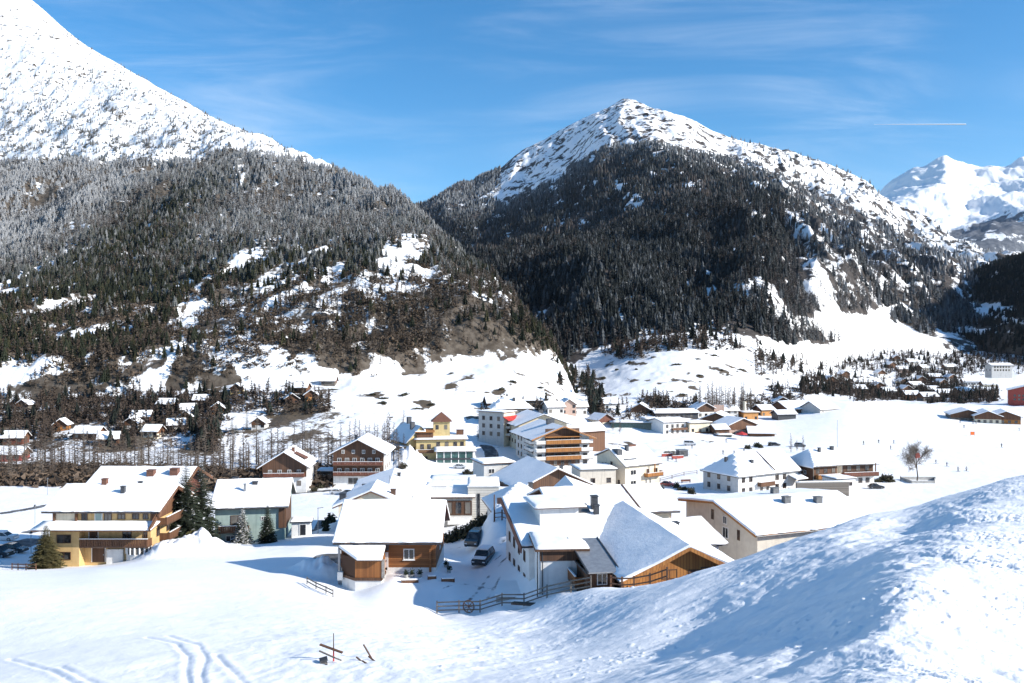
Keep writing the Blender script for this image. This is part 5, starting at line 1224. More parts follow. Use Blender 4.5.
def build_trees():
    plant('spruce', 'tall dark spruce beside the yellow guesthouse, the left of the close pair', 'tree', near_conifer(13.2, 1, .25, 1.35, .05), gpt(186, 129))
    plant('spruce', 'slimmer dark spruce of the close pair, nearer the teal house', 'tree', near_conifer(13.4, 2, .21, 1.35, .04), gpt(201.5, 133))
    plant('spruce', 'small snow laden spruce in front of the teal house balcony', 'tree', near_conifer(6.0, 3, .28, 1., .45), gpt(242.5, 134.5)+[0,0,-.2])
    plant('cypress', 'dark narrow evergreen in front of the right half of the teal house', 'tree', near_conifer(6.2, 4, .25, 1.4, .02), gpt(267.5, 134.5)+[0,0,-.2])
    plant('thuja', 'yellowish thuja at the left corner of the yellow guesthouse', 'tree', near_conifer(6.0, 5, .38, 1.3, .0, 'needle_olive'), at(46, 569, 116))
    plant('shrub', 'small green shrub on the snow heap below the tall spruces', 'shrub', shrub_mesh(3, 500, 'needle_olive', (.5,.5,.4), .14), gpt(191, 124), 0, 1.6, parts=('stem','foliage'))
    b = [shrub_mesh(60+i, 620, 'bush_leaf', (.55,.5,.45), .11, 30) for i in range(3)]
    for i, (px, D, s) in enumerate(((450,134,2.1),(458,136,2.4),(466,134,2.6),(474,136,2.3),(482,137,2.2),(490,139,2.0),(497,140,1.7))):
        plant('bush', 'dark bare bush in the hedge below the pale modern house', 'bush', b[i % 3], gpt(px, D), i*1.3, s, 'bushes in front of the modern house', ('stem','foliage'))
    for i, (px, D, s) in enumerate(((326,152,1.9),(331,158,2.6),(326,146,1.5))):
        plant('bush', 'dark evergreen bush left of the log chalet roof', 'bush', shrub_mesh(80+i, 700, 'needle', (.5,.5,.7), .13), gpt(px, D), i, s*.8, 'evergreen bushes beside the log chalet', ('stem','foliage'))
    # the lone bare tree on the ski field
    p = gat(917, 481); t = bare_tree(13.2, 14, 5, 1.2, .22, True)
    plant('bare_tree', 'lone leafless tree in a wooden frame on the ski field', 'tree', t, p)
    # larches along the river -------------------------------------------------
    L = [bare_tree(h, 40+i, larch=True, pale=i % 3 == 0) for i, h in enumerate((11, 13, 14.5, 12, 15.5, 10, 16))]
    rows = []
    for px in np.arange(-30, 402, 4.2): rows.append((px+RNG.normal(0,1.6), RNG.uniform(268, 296), 1.))
    for px in np.arange(-30, 235, 4.6): rows.append((px+RNG.normal(0,2), RNG.uniform(252, 272), .85))
    for px in np.arange(215, 410, 7.): rows.append((px+RNG.normal(0,2), RNG.uniform(286, 318), 1.))
    k = 0
    for px, D, s in rows:
        if k >= 270: break
        p = gpt(px, D); s2 = s*RNG.uniform(.72, 1.12)
        plant('bare_larch', 'leafless brown larch in the long row along the river', 'tree', L[k % 7], p, RNG.uniform(0,6.28), s2, 'bare larches along the river'); k += 1
    # thicket under the larches
    n = 2300; px = RNG.uniform(-60, 330, n); D = RNG.uniform(248, 282, n)*(1-.0*px); keep = RNG.random(n) < np.where(px < 225, 1, .35); px, D = px[keep], D[keep]; n = len(px)
    x = (px-CX)/F*D; pts = np.stack([x, D, ground_z(x, D)], 1)
    place_forest('thicket', 'brown leafless thicket under the larches along the river', pts, [shrub_tpl(i, 30) for i in range(4)], RNG.integers(0,4,n), RNG.uniform(1.8,6.0,n),
                 np.array([.10,.074,.055])*RNG.uniform(.5,1.5,(n,1)), M['frost_tree'])
    # loose trees on the slopes across the valley, one by one
    tall = [near_conifer(h, 90+i, .17, .6, .03) for i, h in enumerate((13, 16))]
    for px, py, s in ((579,388,1.15),(584,391,1.25),(588,393,.9),(575,384,.8),(592,396,.7)):
        plant('spruce', 'dark slender spruce in the clump where the gorge opens behind the golden hotel', 'tree', tall[k % 2], gat(px, py, 300), k, s, 'spruces at the mouth of the gorge'); k += 1
    for px, py, s, la in ((232,427,.62,'dark'),(247,427,.72,'dark'),(305,378,.5,'dark')):
        pass
    small = [near_conifer(h, 95+i, .22, .5, .02) for i, h in enumerate((8, 9.5))]
    for px, py, s in ((232,434,.85),(247,431,.9),(236,436,.7)):
        plant('spruce', 'small dark spruce on the open snow slope left of the brown chalets', 'tree', small[k % 2], gat(px, py, 300), k, s, 'spruces on the open slope'); k += 1
    for px in np.concatenate([np.linspace(700, 754, 24), np.linspace(708, 748, 14)]):
        plant('bare_larch', 'bare red brown larch in the clump behind the pale modern flats', 'tree', L[k % 7], gat(px+RNG.normal(0,1.5), 413+RNG.uniform(-3,4), 300), k, RNG.uniform(.8,1.2), 'larches behind the modern flats'); k += 1
    gb = [shrub_mesh(140+i, 380, 'bush_leaf', (.55,.5,.42), .12, 26) for i in range(4)]
    for i, (px, py) in enumerate(((500,470),(504,472),(466,474),(473,476),(404,470),(398,474),(396,480),(560,489),(566,490),(572,491),(604,492),(610,493),(616,494),(634,497),(676,488),(682,490),(690,494),(812,490),(806,491),(786,494),(878,482),(884,481),(890,482),(320,488),(314,491),(306,487),(262,489),(270,491),(486,437),(490,440),(500,442),(480,438),(496,437),(770,446),(762,448),(756,447),(748,449),(600,474),(592,474))):
        plant('bush', 'dark garden bush between the snowy village houses', 'bush', gb[i % 4], gat(px+RNG.normal(0,1), py, 120), i*1.9, (RNG.uniform(1.6,3.2),RNG.uniform(1.6,3),RNG.uniform(1.4,3)), 'garden bushes between the village houses', ('stem','foliage'))
    for i, (px, py) in enumerate(((484,436),(489,434),(494,439),(478,441),(399,468),(404,464),(316,487),(310,486),(613,431),(620,436),(598,430),(803,453),(797,451),(791,452))):
        plant('bare_tree', 'small leafless garden tree between the village houses', 'tree', L[i % 7], gat(px, py, 120), i, RNG.uniform(.4,.6), 'bare garden trees in the village')
    sb = [shrub_mesh(110+i, 150, 'bush_leaf', (.6,.5,.4), .16, 26) for i in range(4)]
    spots = [(338,392),(352,396),(368,400),(383,404),(396,406),(410,398),(388,400),(372,384),(404,372),(420,366),(440,370),(455,374),(470,366),(486,378),(498,392),(512,384),(522,374),(538,388),(508,402),(496,405),(484,408),(545,395),(470,392),(430,405),(418,408),(404,404),
             (624,362),(636,372),(648,366),(662,358),(676,366),(690,372),(704,362),(716,356),(728,366),(736,374),(742,369),(748,377),(730,381),(722,374),(660,384),(618,372),(604,382),(756,384),(764,378),(700,378),(694,384),(752,365),(610,366),(668,392),(655,398),(680,398),(700,402),(640,402)]
    for i, (px, py) in enumerate(spots):
        px += RNG.normal(0,3); py += RNG.normal(0,1.5); SCRUB.append((px, py))
        if i % 3 == 1: continue
        o = plant('bush', 'dark leafless bush on the open snow slope beyond the village', 'bush', sb[i % 4], gat(px, py, 300), i*2.1, (RNG.uniform(2,6),RNG.uniform(1.6,4),RNG.uniform(1.,2.2)), 'bushes scattered over the far snow slopes', ('stem','foliage'))
    # copses between the houses at the far right, and the scrub of the left hamlet
    def copse(name, label, quads, n, lar, h0, h1, col=(.068,.052,.042), shr=.45):
        pts = []
        while len(pts) < n:
            a, b, c, d, w = quads[RNG.integers(len(quads))]
            px, py = RNG.uniform(a, b), RNG.uniform(c, d)
            if RNG.random() < .5+.9*float(noise(px/7., py/4.)): pts.append(gat(px, py, 300, 1400))
        pts = np.array(pts); u = RNG.random(n); kd = np.where(u < shr, 3+RNG.integers(0,2,n), np.where(u < shr+(1-shr)*lar, 1+RNG.integers(0,2,n), 0))
        cc = np.where((kd == 0)[:,None], np.array([.017,.021,.017]), np.array(col))*RNG.uniform(.6,1.4,(n,1))
        hh = RNG.uniform(h0, h1, n)*np.where(kd >= 3, .45, 1)
        place_forest(name, label, pts, [spruce_tpl(70,5,6), larch_tpl(71,30), larch_tpl(72,30), shrub_tpl(5,30), shrub_tpl(6,30)], kd, hh, cc, M['frost_tree'])
    copse('copse', 'dark mixed copse around the far houses below the snow meadow',
          [(800,960,350,366,1),(830,960,362,400,1),(900,965,368,400,1),(818,880,352,372,1),(826,884,385,398,1),(880,960,352,376,1),(955,1040,350,372,1),(965,1050,342,366,1),(940,1050,340,368,1),(960,1050,352,376,1),(895,960,376,398,1),(800,850,378,396,1),(850,925,392,402,1),(925,960,392,404,1),(960,998,392,404,1)], 5600, .85, 4, 9)
    copse('copse', 'brown scrub and thin trees between the small houses on the left slope',
          [(-40,230,395,452,1),(-40,60,400,440,1),(60,140,392,425,1),(110,220,400,440,1),(150,330,396,415,1),(200,215,436,452,1)], 2400, .85, 3.5, 9, shr=.55)
    copse('copse', 'ragged edge of larches where the central forest meets the snow', [(585,645,346,358,1),(640,705,339,352,1),(700,775,337,352,1),(755,803,344,376,1)], 620, .9, 5, 12, shr=.35)
    copse('copse', 'line of dark trees along the stream at the gorge mouth', [(556,576,372,386,1),(580,600,378,392,1),(590,602,396,420,1)], 160, .3, 5, 12)
    copse('copse', 'brown bushes and trees around the flats at the far edge of the village', [(600,660,408,424,1),(655,700,402,412,1),(745,790,396,408,1),(770,810,388,402,1),(640,668,398,410,1),(480,560,404,414,1)], 520, .93, 3.5, 8, shr=.6)

# ------------------------------------------------------------------ small far houses
def far_house(label, px, py, w=9., yaw=0, wall='plaster_white', gable='wood_brown', ridge='x', H=5., rise=2.4, L=9., name='house', trim='wood_dark', D=None, snow=.45, wins=True):
    p = gat(px, py, 300, 1500) if D is None else at(px, py, D)
    h = House(name, label, px, HY-p[2]/p[1]*F, p[1], yaw, w, L, H, rise, ridge, wall=wall, gable=gable if rise > .3 else None, gable_z=H*.62, oe=.8, og=.8, trim=trim, lod=2, snow=snow)
    if wins:
        n = max(2, int(w/2.8))
        for z in ([.9, 3.4] if H > 4.5 else [.9]): h.wins('F', lin(-w*.34, w*.34, n), [z], 1.2, 1.3, frame='trim_brown')
        h.wins('L', lin(-L*.25, L*.25, 2), [.9], 1.2, 1.3, frame='trim_brown')
    return h
def build_far_houses():
    h = far_house('white modern flats with three balcony rows, behind the ski run', 675, 440.5, 12.5, 25, 'plaster_white', None, H=8.4, rise=1.2, L=12, D=385); h.wins('F', lin(-4.2, 4.2, 4), [5.9], 1.2, 1.4, frame='trim_brown')
    for z in (2.4, 4.9): h.balcony('F', -2, 6.1, z, 1.3, 'wood_brown', .9, snow=False)
    h = far_house('cream modern flats joined to the right side of the white flats', 700, 439, 11, 20, 'plaster_cream', None, H=7.4, rise=.2, L=11, D=388); h.balcony('F', -2.5, 5, 2.5, 1.4, 'wood_brown', .9, snow=False)
    far_house('long dark house with a flat white roof above the white flats', 677, 424, 22, 8, 'roof_slate', None, H=5.5, rise=1.4, L=12, D=425)
    far_house('white chalet with a broad dark eave running down to the right, behind the cream flats', 716, 431, 17, -24, 'plaster_white', 'wood_dark', 'y', 5.2, 3.4, 13, D=415)
    far_house('pinkish chalet with a brown gable above the red sunshade', 743, 437, 14, 16, 'plaster_pink', 'wood_brown', 'y', 5.6, 2.8, 13, D=392)
    far_house('low brown inn with a snowy roof right of the pinkish chalet', 762, 441, 11, -8, 'wood_brown', 'wood_dark', 'x', 3.6, 2.2, 9, D=384)
    far_house('small teal kiosk at the edge of the ski run', 725, 442, 6, 0, 'teal_glass', None, H=3, rise=.2, L=5, D=380, wins=False)
    far_house('orange walled house with a flat cream roof beside a chimney stack', 751, 421, 8, 10, 'plaster_orange', None, H=4.4, rise=.2, L=8, D=440)
    far_house('bright orange little house with a white gable roof', 768, 417, 8, 20, 'plaster_orange', 'wood_brown', 'x', 4, 2, 8, D=455)
    far_house('brown boarded farmhouse with a long white roof on the edge of the ski field', 799, 418, 15, 24, 'wood_brown', 'wood_brown', 'x', 5, 3.6, 15, D=460)
    far_house('grey white gabled farmhouse end house overlooking the ski field', 829, 420, 15, 34, 'plaster_grey', None, 'x', 6, 3.6, 13, D=455)
    far_house('dark low shed in front of the brown boarded farmhouse', 787, 419, 10, 10, 'metal_dark', None, 'x', 2.6, 1.6, 7, D=440, wins=False)
    far_house('long teal glass pavilion with a flat white roof beside the ski run', 632, 432, 19, -6, 'teal_glass', None, H=4.2, rise=.2, L=10, D=392, wins=False)
    far_house('small red roofed house left of the teal glass pavilion', 606, 427, 8, 28, 'plaster_cream', 'wood_red', 'y', 3.6, 2.4, 9, D=400, snow=.12)
    far_house('white cube house joined to the right end of the teal pavilion', 652, 432, 6, 10, 'plaster_white', None, H=6, rise=.2, L=8, D=394)
    far_house('dark maroon house between the teal pavilion and the white flats', 661, 436, 5, 10, 'red_wall', None, H=7, rise=.2, L=8, D=392)
    far_house('pinkish small house in the far row behind the golden hotel', 569, 418, 7, 12, 'plaster_pink', None, 'y', 5, 2.4, 8)
    far_house('white small house in the far row right of the pinkish one', 580, 419, 7, 6, 'plaster_white', None, 'x', 4.4, 2, 8)
    far_house('grey small house at the left end of the far row behind the golden hotel', 556, 418, 8, 18, 'plaster_grey', None, 'x', 3.6, 2, 8)
    far_house('white roofed house up the bank beside the dark stream', 612, 412, 8, 12, 'plaster_white', 'wood_dark', 'x', 3.6, 2.2, 8)
    far_house('brown roofed long farm building high behind the grey block', 527, 409, 17, 6, 'wood_grey', 'wood_dark', 'x', 4, 3, 10)
    far_house('half buried brown chalet left of the grey block roof', 497, 408, 9, 14, 'wood_brown', None, 'x', 3, 2.6, 8)
    far_house('brown chalet with a snowy roof behind the orange little house', 783, 409, 9, -8, 'wood_brown', 'wood_dark', 'y', 4, 2.4, 9)
    far_house('white house peeping out between the dark long house and the larch clump', 706, 418, 9, 12, 'plaster_white', 'wood_dark', 'y', 5, 2.4, 9, D=432)
    far_house('grey house behind the white chalet with the broad eave', 729, 420, 10, 6, 'plaster_grey', 'wood_brown', 'x', 5, 2.2, 9, D=440)
    far_house('cream house with a brown gable above the teal glass pavilion', 640, 419, 9, -14, 'plaster_cream', 'wood_brown', 'y', 5, 2.6, 9, D=430)
    far_house('low white house above the red roofed house', 622, 417, 10, 6, 'plaster_white', 'wood_dark', 'x', 3.6, 2, 8, D=440)
    far_house('brown annex tucked against the right side of the cream flats', 722, 437, 6, 12, 'wood_brown', 'wood_dark', 'x', 3.6, 1.6, 7, D=384)
    # far right, beyond the ski field
    far_house('large dark red house with a snowy roof at the right picture edge', 1028, 402, 22, -28, 'red_wall', None, 'y', 7.5, 3.2, 16, D=560, snow=.5)
    far_house('grey flat house above the large dark red house', 1002, 372, 17, 0, 'plaster_grey', None, 'x', 5.5, 1.5, 10, D=700)
    for lab, px, w, yaw, wl, D in (('long cream shed, leftmost of the three at the right end of the piste', 968, 16, -18, 'wood_grey', 440), ('cream walled shed in the middle of the three at the right end of the piste', 988, 12, -20, 'plaster_cream', 432), ('brown ended shed, rightmost of the three at the right end of the piste', 1006, 13, -22, 'wood_hotel', 430)):
        far_house(lab, px, HY+41*F/D*1.02, w, yaw, wl, 'wood_brown', 'y', 4.2, 2.4, 16, D=D)
    FR = [(832,384,9,10,'wood_brown','brown cottage below the snow meadow, near its lower left corner'),(868,386,24,2,'plaster_white','long white shed at the foot of the snow meadow'),(893,369,9,14,'wood_brown','brown chalet high on the right, just below the snow meadow'),
          (903,374,10,-8,'plaster_pink','pinkish chalet among the trees below the snow meadow'),(914,366,12,6,'plaster_white','white chalet topmost among the far right houses'),(926,372,10,20,'plaster_grey','grey chalet among the dark trees on the far right'),
          (936,380,11,-6,'wood_brown','brown chalet in the middle of the far right houses'),(905,385,9,8,'plaster_cream','cream chalet left of the middle of the far right houses'),(918,391,12,14,'plaster_white','broad white house low among the far right houses'),
          (890,396,10,0,'plaster_grey','grey cottage close behind the crest of the ski field'),(946,398,14,4,'plaster_white','white barn just behind the right crest of the ski field'),(951,371,12,0,'wood_grey','weathered barn against the dark wood on the right'),(931,402,12,6,'wood_grey','half hidden grey roof behind the ski field crest'),(944,386,9,16,'plaster_cream','small cream house right of the middle brown chalet'),(972,386,15,-10,'plaster_white','long white roofed house on the bright terrace at the right'),(913,400,11,0,'wood_brown','brown shed close behind the ski field crest')]
    FR += [(882,378,8,6,'plaster_white','small white chalet at the left edge of the far right houses'),(897,362,8,-6,'wood_grey','grey hut highest up under the snow meadow on the right'),(922,383,8,0,'wood_brown','small brown hut in the heart of the far right houses'),(908,394,9,12,'plaster_pink','pinkish house in the lowest row of the far right houses'),
           (934,394,10,-4,'plaster_white','white house in the lowest row of the far right houses'),(953,381,9,8,'plaster_grey','grey house at the right end of the far right houses'),(880,391,9,4,'wood_brown','brown barn in the lowest row, left end of the far right houses'),(860,394,10,0,'wood_grey','grey shed below the long white shed near the meadow'),(846,378,8,10,'wood_brown','brown hut among trees left of the long white shed'),(990,388,12,-6,'plaster_cream','cream house left of the large dark red house'),(966,396,12,4,'wood_grey','grey barn on the terrace left of the large dark red house')]
    for px, py, w, yaw, wl, lab in FR: far_house(lab, px, py, w, yaw, wl, 'wood_brown', 'x' if w > 9 else 'y', 4, 2.6, 9)
    # hamlet on the left slope
    LF = [(236,396,9,8,'plaster_pale_yellow','pale yellow tall house alone at the top of the left slope'),(165,411,12,-4,'black','black walled hut with a white roof high on the left slope'),(188,416,10,24,'wood_brown','brown hut with a snowy roof in the middle of the left hamlet'),
          (140,424,12,8,'wood_red','dark red chalet at the left of the hamlet above the larches'),(130,432,9,0,'plaster_white','white cottage just below the dark red chalet'),(176,433,10,20,'plaster_grey','grey plastered house, lowest in the left hamlet'),
          (186,423,9,-12,'wood_dark','dark hut right of the hamlet centre'),(217,416,9,14,'wood_hotel','tan wooden chalet at the right end of the left hamlet'),(85,443,17,-6,'wood_dark','long dark barn with a blue shaded roof near the left larches'),(60,433,8,10,'wood_hotel','tan hut with a white roof far left on the slope'),
          (108,447,11,18,'wood_brown','brown barn at the right of the long dark barn'),(12,446,13,6,'wood_red','red brown chalet at the left picture edge behind the larches'),(8,462,15,0,'red_wall','long dark red shed among the larches at the left edge'),(22,414,9,0,'wood_grey','weathered hut high at the left picture edge'),
          (258,431,9,0,'plaster_white','tiny white house with a dark door beside the small spruces'),(311,403,9,12,'plaster_orange','small orange hut on the bright slope'),(300,396,10,-6,'wood_brown','brown hay barn above the small orange hut'),(292,406,9,20,'wood_dark','dark hay barn left of the small orange hut'),(328,385,11,0,'wood_grey','grey barn at the upper edge of the bright slope'),(200,405,10,4,'wood_grey','grey hut at the upper edge of the left hamlet'),(150,441,10,-8,'plaster_cream','cream cottage low in the hamlet, just above the thicket')]
    for px, py, w, yaw, wl, lab in LF: far_house(lab, px, py, w*.62, yaw, wl, 'wood_brown', 'x' if w > 9 else 'y', 2.9, 2.0, 5.8)
# ------------------------------------------------------------------ vehicles, people, small things
def car_mesh(kind='car'):
    """body, glass, wheels, lamps in the car's own frame (nose towards -y)"""
    prof = {'car': dict(L=4.4, W=1.78, lower=[(-2.2,.45),(-2.17,.72),(-1.3,.90),(1.55,.93),(2.15,.86),(2.2,.45)], roof=[(-1.05,.9),(-.35,1.38),(.35,1.46),(1.2,1.38),(1.85,.92)]),
            'suv': dict(L=4.6, W=1.86, lower=[(-2.3,.5),(-2.27,.9),(-1.25,1.05),(2.15,1.08),(2.28,.95),(2.3,.5)], roof=[(-1.15,1.04),(-.5,1.66),(.4,1.74),(1.7,1.70),(2.2,1.06)]),
            'van': dict(L=5.2, W=1.96, lower=[(-2.6,.5),(-2.57,1.0),(-1.75,1.2),(2.55,1.22),(2.6,1.1),(2.6,.5)], roof=[(-1.72,1.19),(-.95,1.95),(.2,2.0),(2.3,1.98),(2.56,1.2)])}[kind]
    w = prof['W']/2; b = MB()
    lo = [(y, z) for y, z in prof['lower']]
    n = len(lo); vs = []
    for sx, k in ((-w,1),(-w*.93,1.0),(w*.93,1.0),(w,1)):
        e = abs(sx) == w
        for y, z in lo: vs.append((sx, y*(.97 if e else 1), z if z < .6 else z-(.07 if e else 0)))
    fs = []
    for j in range(3): fs += [(j*n+i, j*n+(i+1) % n, (j+1)*n+(i+1) % n, (j+1)*n+i) for i in range(n)]
    fs += [tuple(range(n))[::-1], tuple(range(3*n, 4*n))]
    b.add(vs, fs)
    b.box(-w*.96, w*.96, lo[0][0]*.96, lo[-1][0]*.96, .24, .452)
    g = MB(); rf = prof['roof']; m = len(rf); wi, wo = w*.76, w*.92
    vs = [(-(wo+(wi-wo)*min((z-rf[0][1])/(rf[2][1]-rf[0][1]), 1)), y, z) for y, z in rf]+[((wo+(wi-wo)*min((z-rf[0][1])/(rf[2][1]-rf[0][1]), 1)), y, z) for y, z in rf]
    g.add(vs, [tuple(range(m)), tuple(range(2*m-1, m-1, -1))]+[(i, m+i, m+i+1, i+1) for i in range(m-1)])
    r = MB(); vs = []
    for y, z in rf[1:-1]: vs += [(-wi*1.0, y, z+.012), (wi*1.0, y, z+.012), (-wi*.94, y, z+.05), (wi*.94, y, z+.05)]
    q = len(rf)-2; fs = []
    for i in range(q-1):
        a, c = 4*i, 4*i+4; fs += [(a+2,a+3,c+3,c+2), (a,a+2,c+2,c), (a+3,a+1,c+1,c+3)]
    fs += [(0,1,3,2), (4*q-4,4*q-2,4*q-1,4*q-3)]; r.add(vs, fs)
    for sx in (-1, 1):      # pillars
        for i in (1, m-2): pass
        r.bar((sx*wo*.985, rf[0][0]+.03, rf[0][1]), (sx*wi*1.01, rf[1][0], rf[1][1]), .07); r.bar((sx*wo*.985, rf[-1][0]-.03, rf[-1][1]), (sx*wi*1.01, rf[-2][0], rf[-2][1]), .09)
        r.bar((sx*wo*.99, .25, rf[0][1]), (sx*wi*1.01, .3, rf[2][1]), .07)
    wh = []
    for sx in (-1, 1):
        for y in (lo[0][0]+.85, lo[-1][0]-.85): wh.append((sx, y, w))
    return b, g, r, wh, prof
def make_car(label, px, py, yaw, kind, paintm, snow=0., group=None, D=None):
    b, g, r, wh, pf = car_mesh(kind); p = gat(px, py, 60) if D is None else gpt(px, D)
    o = empty('van' if kind == 'van' else 'car', p, R(yaw)); tag(o, label, 'van' if kind == 'van' else 'car', group)
    b.build('body', M[paintm], o, False); g.build('window_glass', M['glass'], o); r.build('roof', M[paintm], o)
    for sx, y, w in wh:
        t = MB().tube((sx*(w-.2), y, .33), (sx*(w+.01), y, .33), .33, n=14).build('wheel', M['rubber'], o); MB().tube((sx*(w-.02), y, .33), (sx*(w+.03), y, .33), .2, n=10).build('rim', M['metal_grey'], t)
    y0, y1 = pf['lower'][0][0], pf['lower'][-1][0]
    for sx in (-1, 1):
        MB().box(sx*pf['W']*.36-.17, sx*pf['W']*.36+.17, y0-.015, y0+.1, .6, .74).build('headlight', M['head'], o); MB().box(sx*pf['W']*.38-.13, sx*pf['W']*.38+.13, y1-.1, y1+.015, .64, .8).build('tail_light', M['tail'], o)
    if snow:
        rf = pf['roof']; w = pf['W']*.36; s = MB(); s.box(-w, w, rf[1][0]+.05, rf[-2][0]-.02, rf[2][1]-.03, rf[2][1]+.06+snow*.12)
        if snow > .6: s2 = MB().box(-w*1.1, w*1.1, y0+.1, rf[0][0]-.05, pf['lower'][2][1]-.06, pf['lower'][2][1]+.09); s2.build('bonnet_snow', M['snow'], o)
        so = s.build('roof_snow', M['snow'], o)
    return o
def person_mesh(pose, jacket, trousers, skis=True):
    """one continuous body grown from a joint skeleton"""
    P = {'stand': dict(lk=(.13,-.05,.5), rk=(-.13,-.05,.5), lf=(.15,0,.06), rf=(-.15,0,.06), le=(.30,-.1,1.1), re=(-.30,-.1,1.1), lh=(.30,-.32,.92), rh=(-.30,-.32,.92), dz=0.),
         'ski': dict(lk=(.14,-.22,.5), rk=(-.14,-.22,.5), lf=(.16,0,.06), rf=(-.16,0,.06), le=(.36,-.25,1.02), re=(-.36,-.25,1.02), lh=(.38,-.5,.95), rh=(-.38,-.5,.95), dz=-.1)}[pose]
    dz = P['dz']; lean = -.12 if pose == 'ski' else 0
    J = [(0,.02,.92+dz),(0,lean*.5,1.12+dz),(0,lean,1.36+dz),(0,lean*1.1,1.5+dz),(0,lean*1.25-.02,1.58+dz),(0,lean*1.3-.02,1.76+dz),(.19,lean,1.38+dz),P['le'],P['lh'],(-.19,lean,1.38+dz),P['re'],P['rh'],
         (.10,.02,.88+dz),P['lk'],P['lf'],(.15,-.16,.05),(-.10,.02,.88+dz),P['rk'],P['rf'],(-.15,-.16,.05)]
    Rr = [.15,.15,.17,.075,.105,.10,.09,.065,.055,.09,.065,.055,.105,.08,.07,.06,.105,.08,.07,.06]
    E = [(0,1),(1,2),(2,3),(3,4),(4,5),(2,6),(6,7),(7,8),(2,9),(9,10),(10,11),(0,12),(12,13),(13,14),(14,15),(0,16),(16,17),(17,18),(18,19)]
    me = bpy.data.meshes.new('person'); me.from_pydata(J, E, []); o = bpy.data.objects.new('tmp', me); COL.objects.link(o)
    md = o.modifiers.new('s', 'SKIN'); sv = me.skin_vertices[0].data
    for i, rr in enumerate(Rr): sv[i].radius = (rr, rr); sv[i].use_root = (i == 0)
    o.modifiers.new('u', 'SUBSURF').levels = 1
    dg = bpy.context.evaluated_depsgraph_get(); m2 = bpy.data.meshes.new_from_object(o.evaluated_get(dg)); m2.name = 'person'
    bpy.data.objects.remove(o); m2.materials.clear()
    for m in (jacket, trousers, M['skin'], M['black']): m2.materials.append(m)
    for p in m2.polygons:
        z = p.center[2]-dz; p.use_smooth = True
        p.material_index = 3 if (z < .14 or z > 1.68) else (1 if z < .9 else (2 if z > 1.5 else 0))
    return m2
def build_people():
    jk = {n: plain(n+'_jacket', c, rough=.8) for n, c in (('black', (.025,.025,.03)), ('navy', (.03,.04,.09)), ('red', (.42,.05,.035)), ('grey', (.16,.16,.17)), ('blue', (.05,.13,.30)), ('green', (.05,.14,.08)))}
    tr = plain('dark_ski_trousers', (.03,.03,.035)); cache = {}
    def who(label, px, py, pose, col, yaw, group=None, skis=True):
        k = (pose, col)
        if k not in cache: cache[k] = person_mesh(pose, jk[col], tr)
        o = link('person', cache[k]); o.location = [float(c) for c in gat(px, py, 120, 900)]; o.rotation_euler = (0,0,R(yaw)); tag(o, label, 'person', group)
        if skis:
            for sx in (-1, 1): MB().bar((sx*.15, -.95, .03), (sx*.15, .75, .03), .09, .03).bar((sx*.15, -.95, .03), (sx*.15, -1.1, .1), .09, .02).build('ski', M['black'], o)
            for sx in (-1, 1): MB().tube((sx*.34, -.42, .95), (sx*.46, -.1, .02), .015, n=4).build('ski_pole', M['metal_grey'], o)
        return o
    who('person in dark clothes standing left of the lone bare tree', 900.5, 481.5, 'stand', 'black', 60, skis=False)
    who('skier in black just right of the lone bare tree', 935.5, 463.5, 'ski', 'black', 70)
    who('skier in navy, second to the right of the lone bare tree', 946.5, 466, 'ski', 'navy', 40)
    who('larger dark skier, third to the right of the lone bare tree', 958, 471.5, 'stand', 'grey', 20)
    who('pale grey skier just beyond the third one right of the tree', 966, 471, 'ski', 'grey', 30)
    who('skier alone high up on the right of the ski field', 1001.5, 447.5, 'stand', 'black', 10)
    who('skier on the bright field above the wide roofed chalets, left of four', 863.5, 444.5, 'stand', 'grey', 0)
    who('skier on the bright field, second of four above the chalets', 878.5, 443, 'ski', 'black', 0)
    who('skier in blue on the bright field, third of four above the chalets', 893.5, 443.5, 'ski', 'blue', 90)
    who('skier in navy nearest the lone tree on its upper left', 890.5, 449.5, 'stand', 'navy', 45)
    who('skier standing behind the right end of the wide roofed chalet', 868, 455.5, 'stand', 'black', 0)
    for px, py, c in ((668,461,'black'),(672,460,'red'),(676,462,'navy'),(684,445,'grey'),(692,449,'black'),(726,443,'black'),(734,455,'navy'),(723,455,'black'),(744,453,'grey'),(754,454,'black')):
        who('skier in the loose crowd on the run between the hotels', px, py, 'stand' if c != 'red' else 'ski', c, px*7 % 360, 'skiers on the village run')
    for px, py, c in ((960,423,'black'),(973,424,'navy'),(976,424,'black'),(985,421,'grey'),(1004,419,'black'),(1019,431,'black'),(964,428,'grey')):
        who('tiny skier at the far upper end of the ski field', px, py, 'stand', c, px*5 % 360, 'skiers at the upper end of the field')

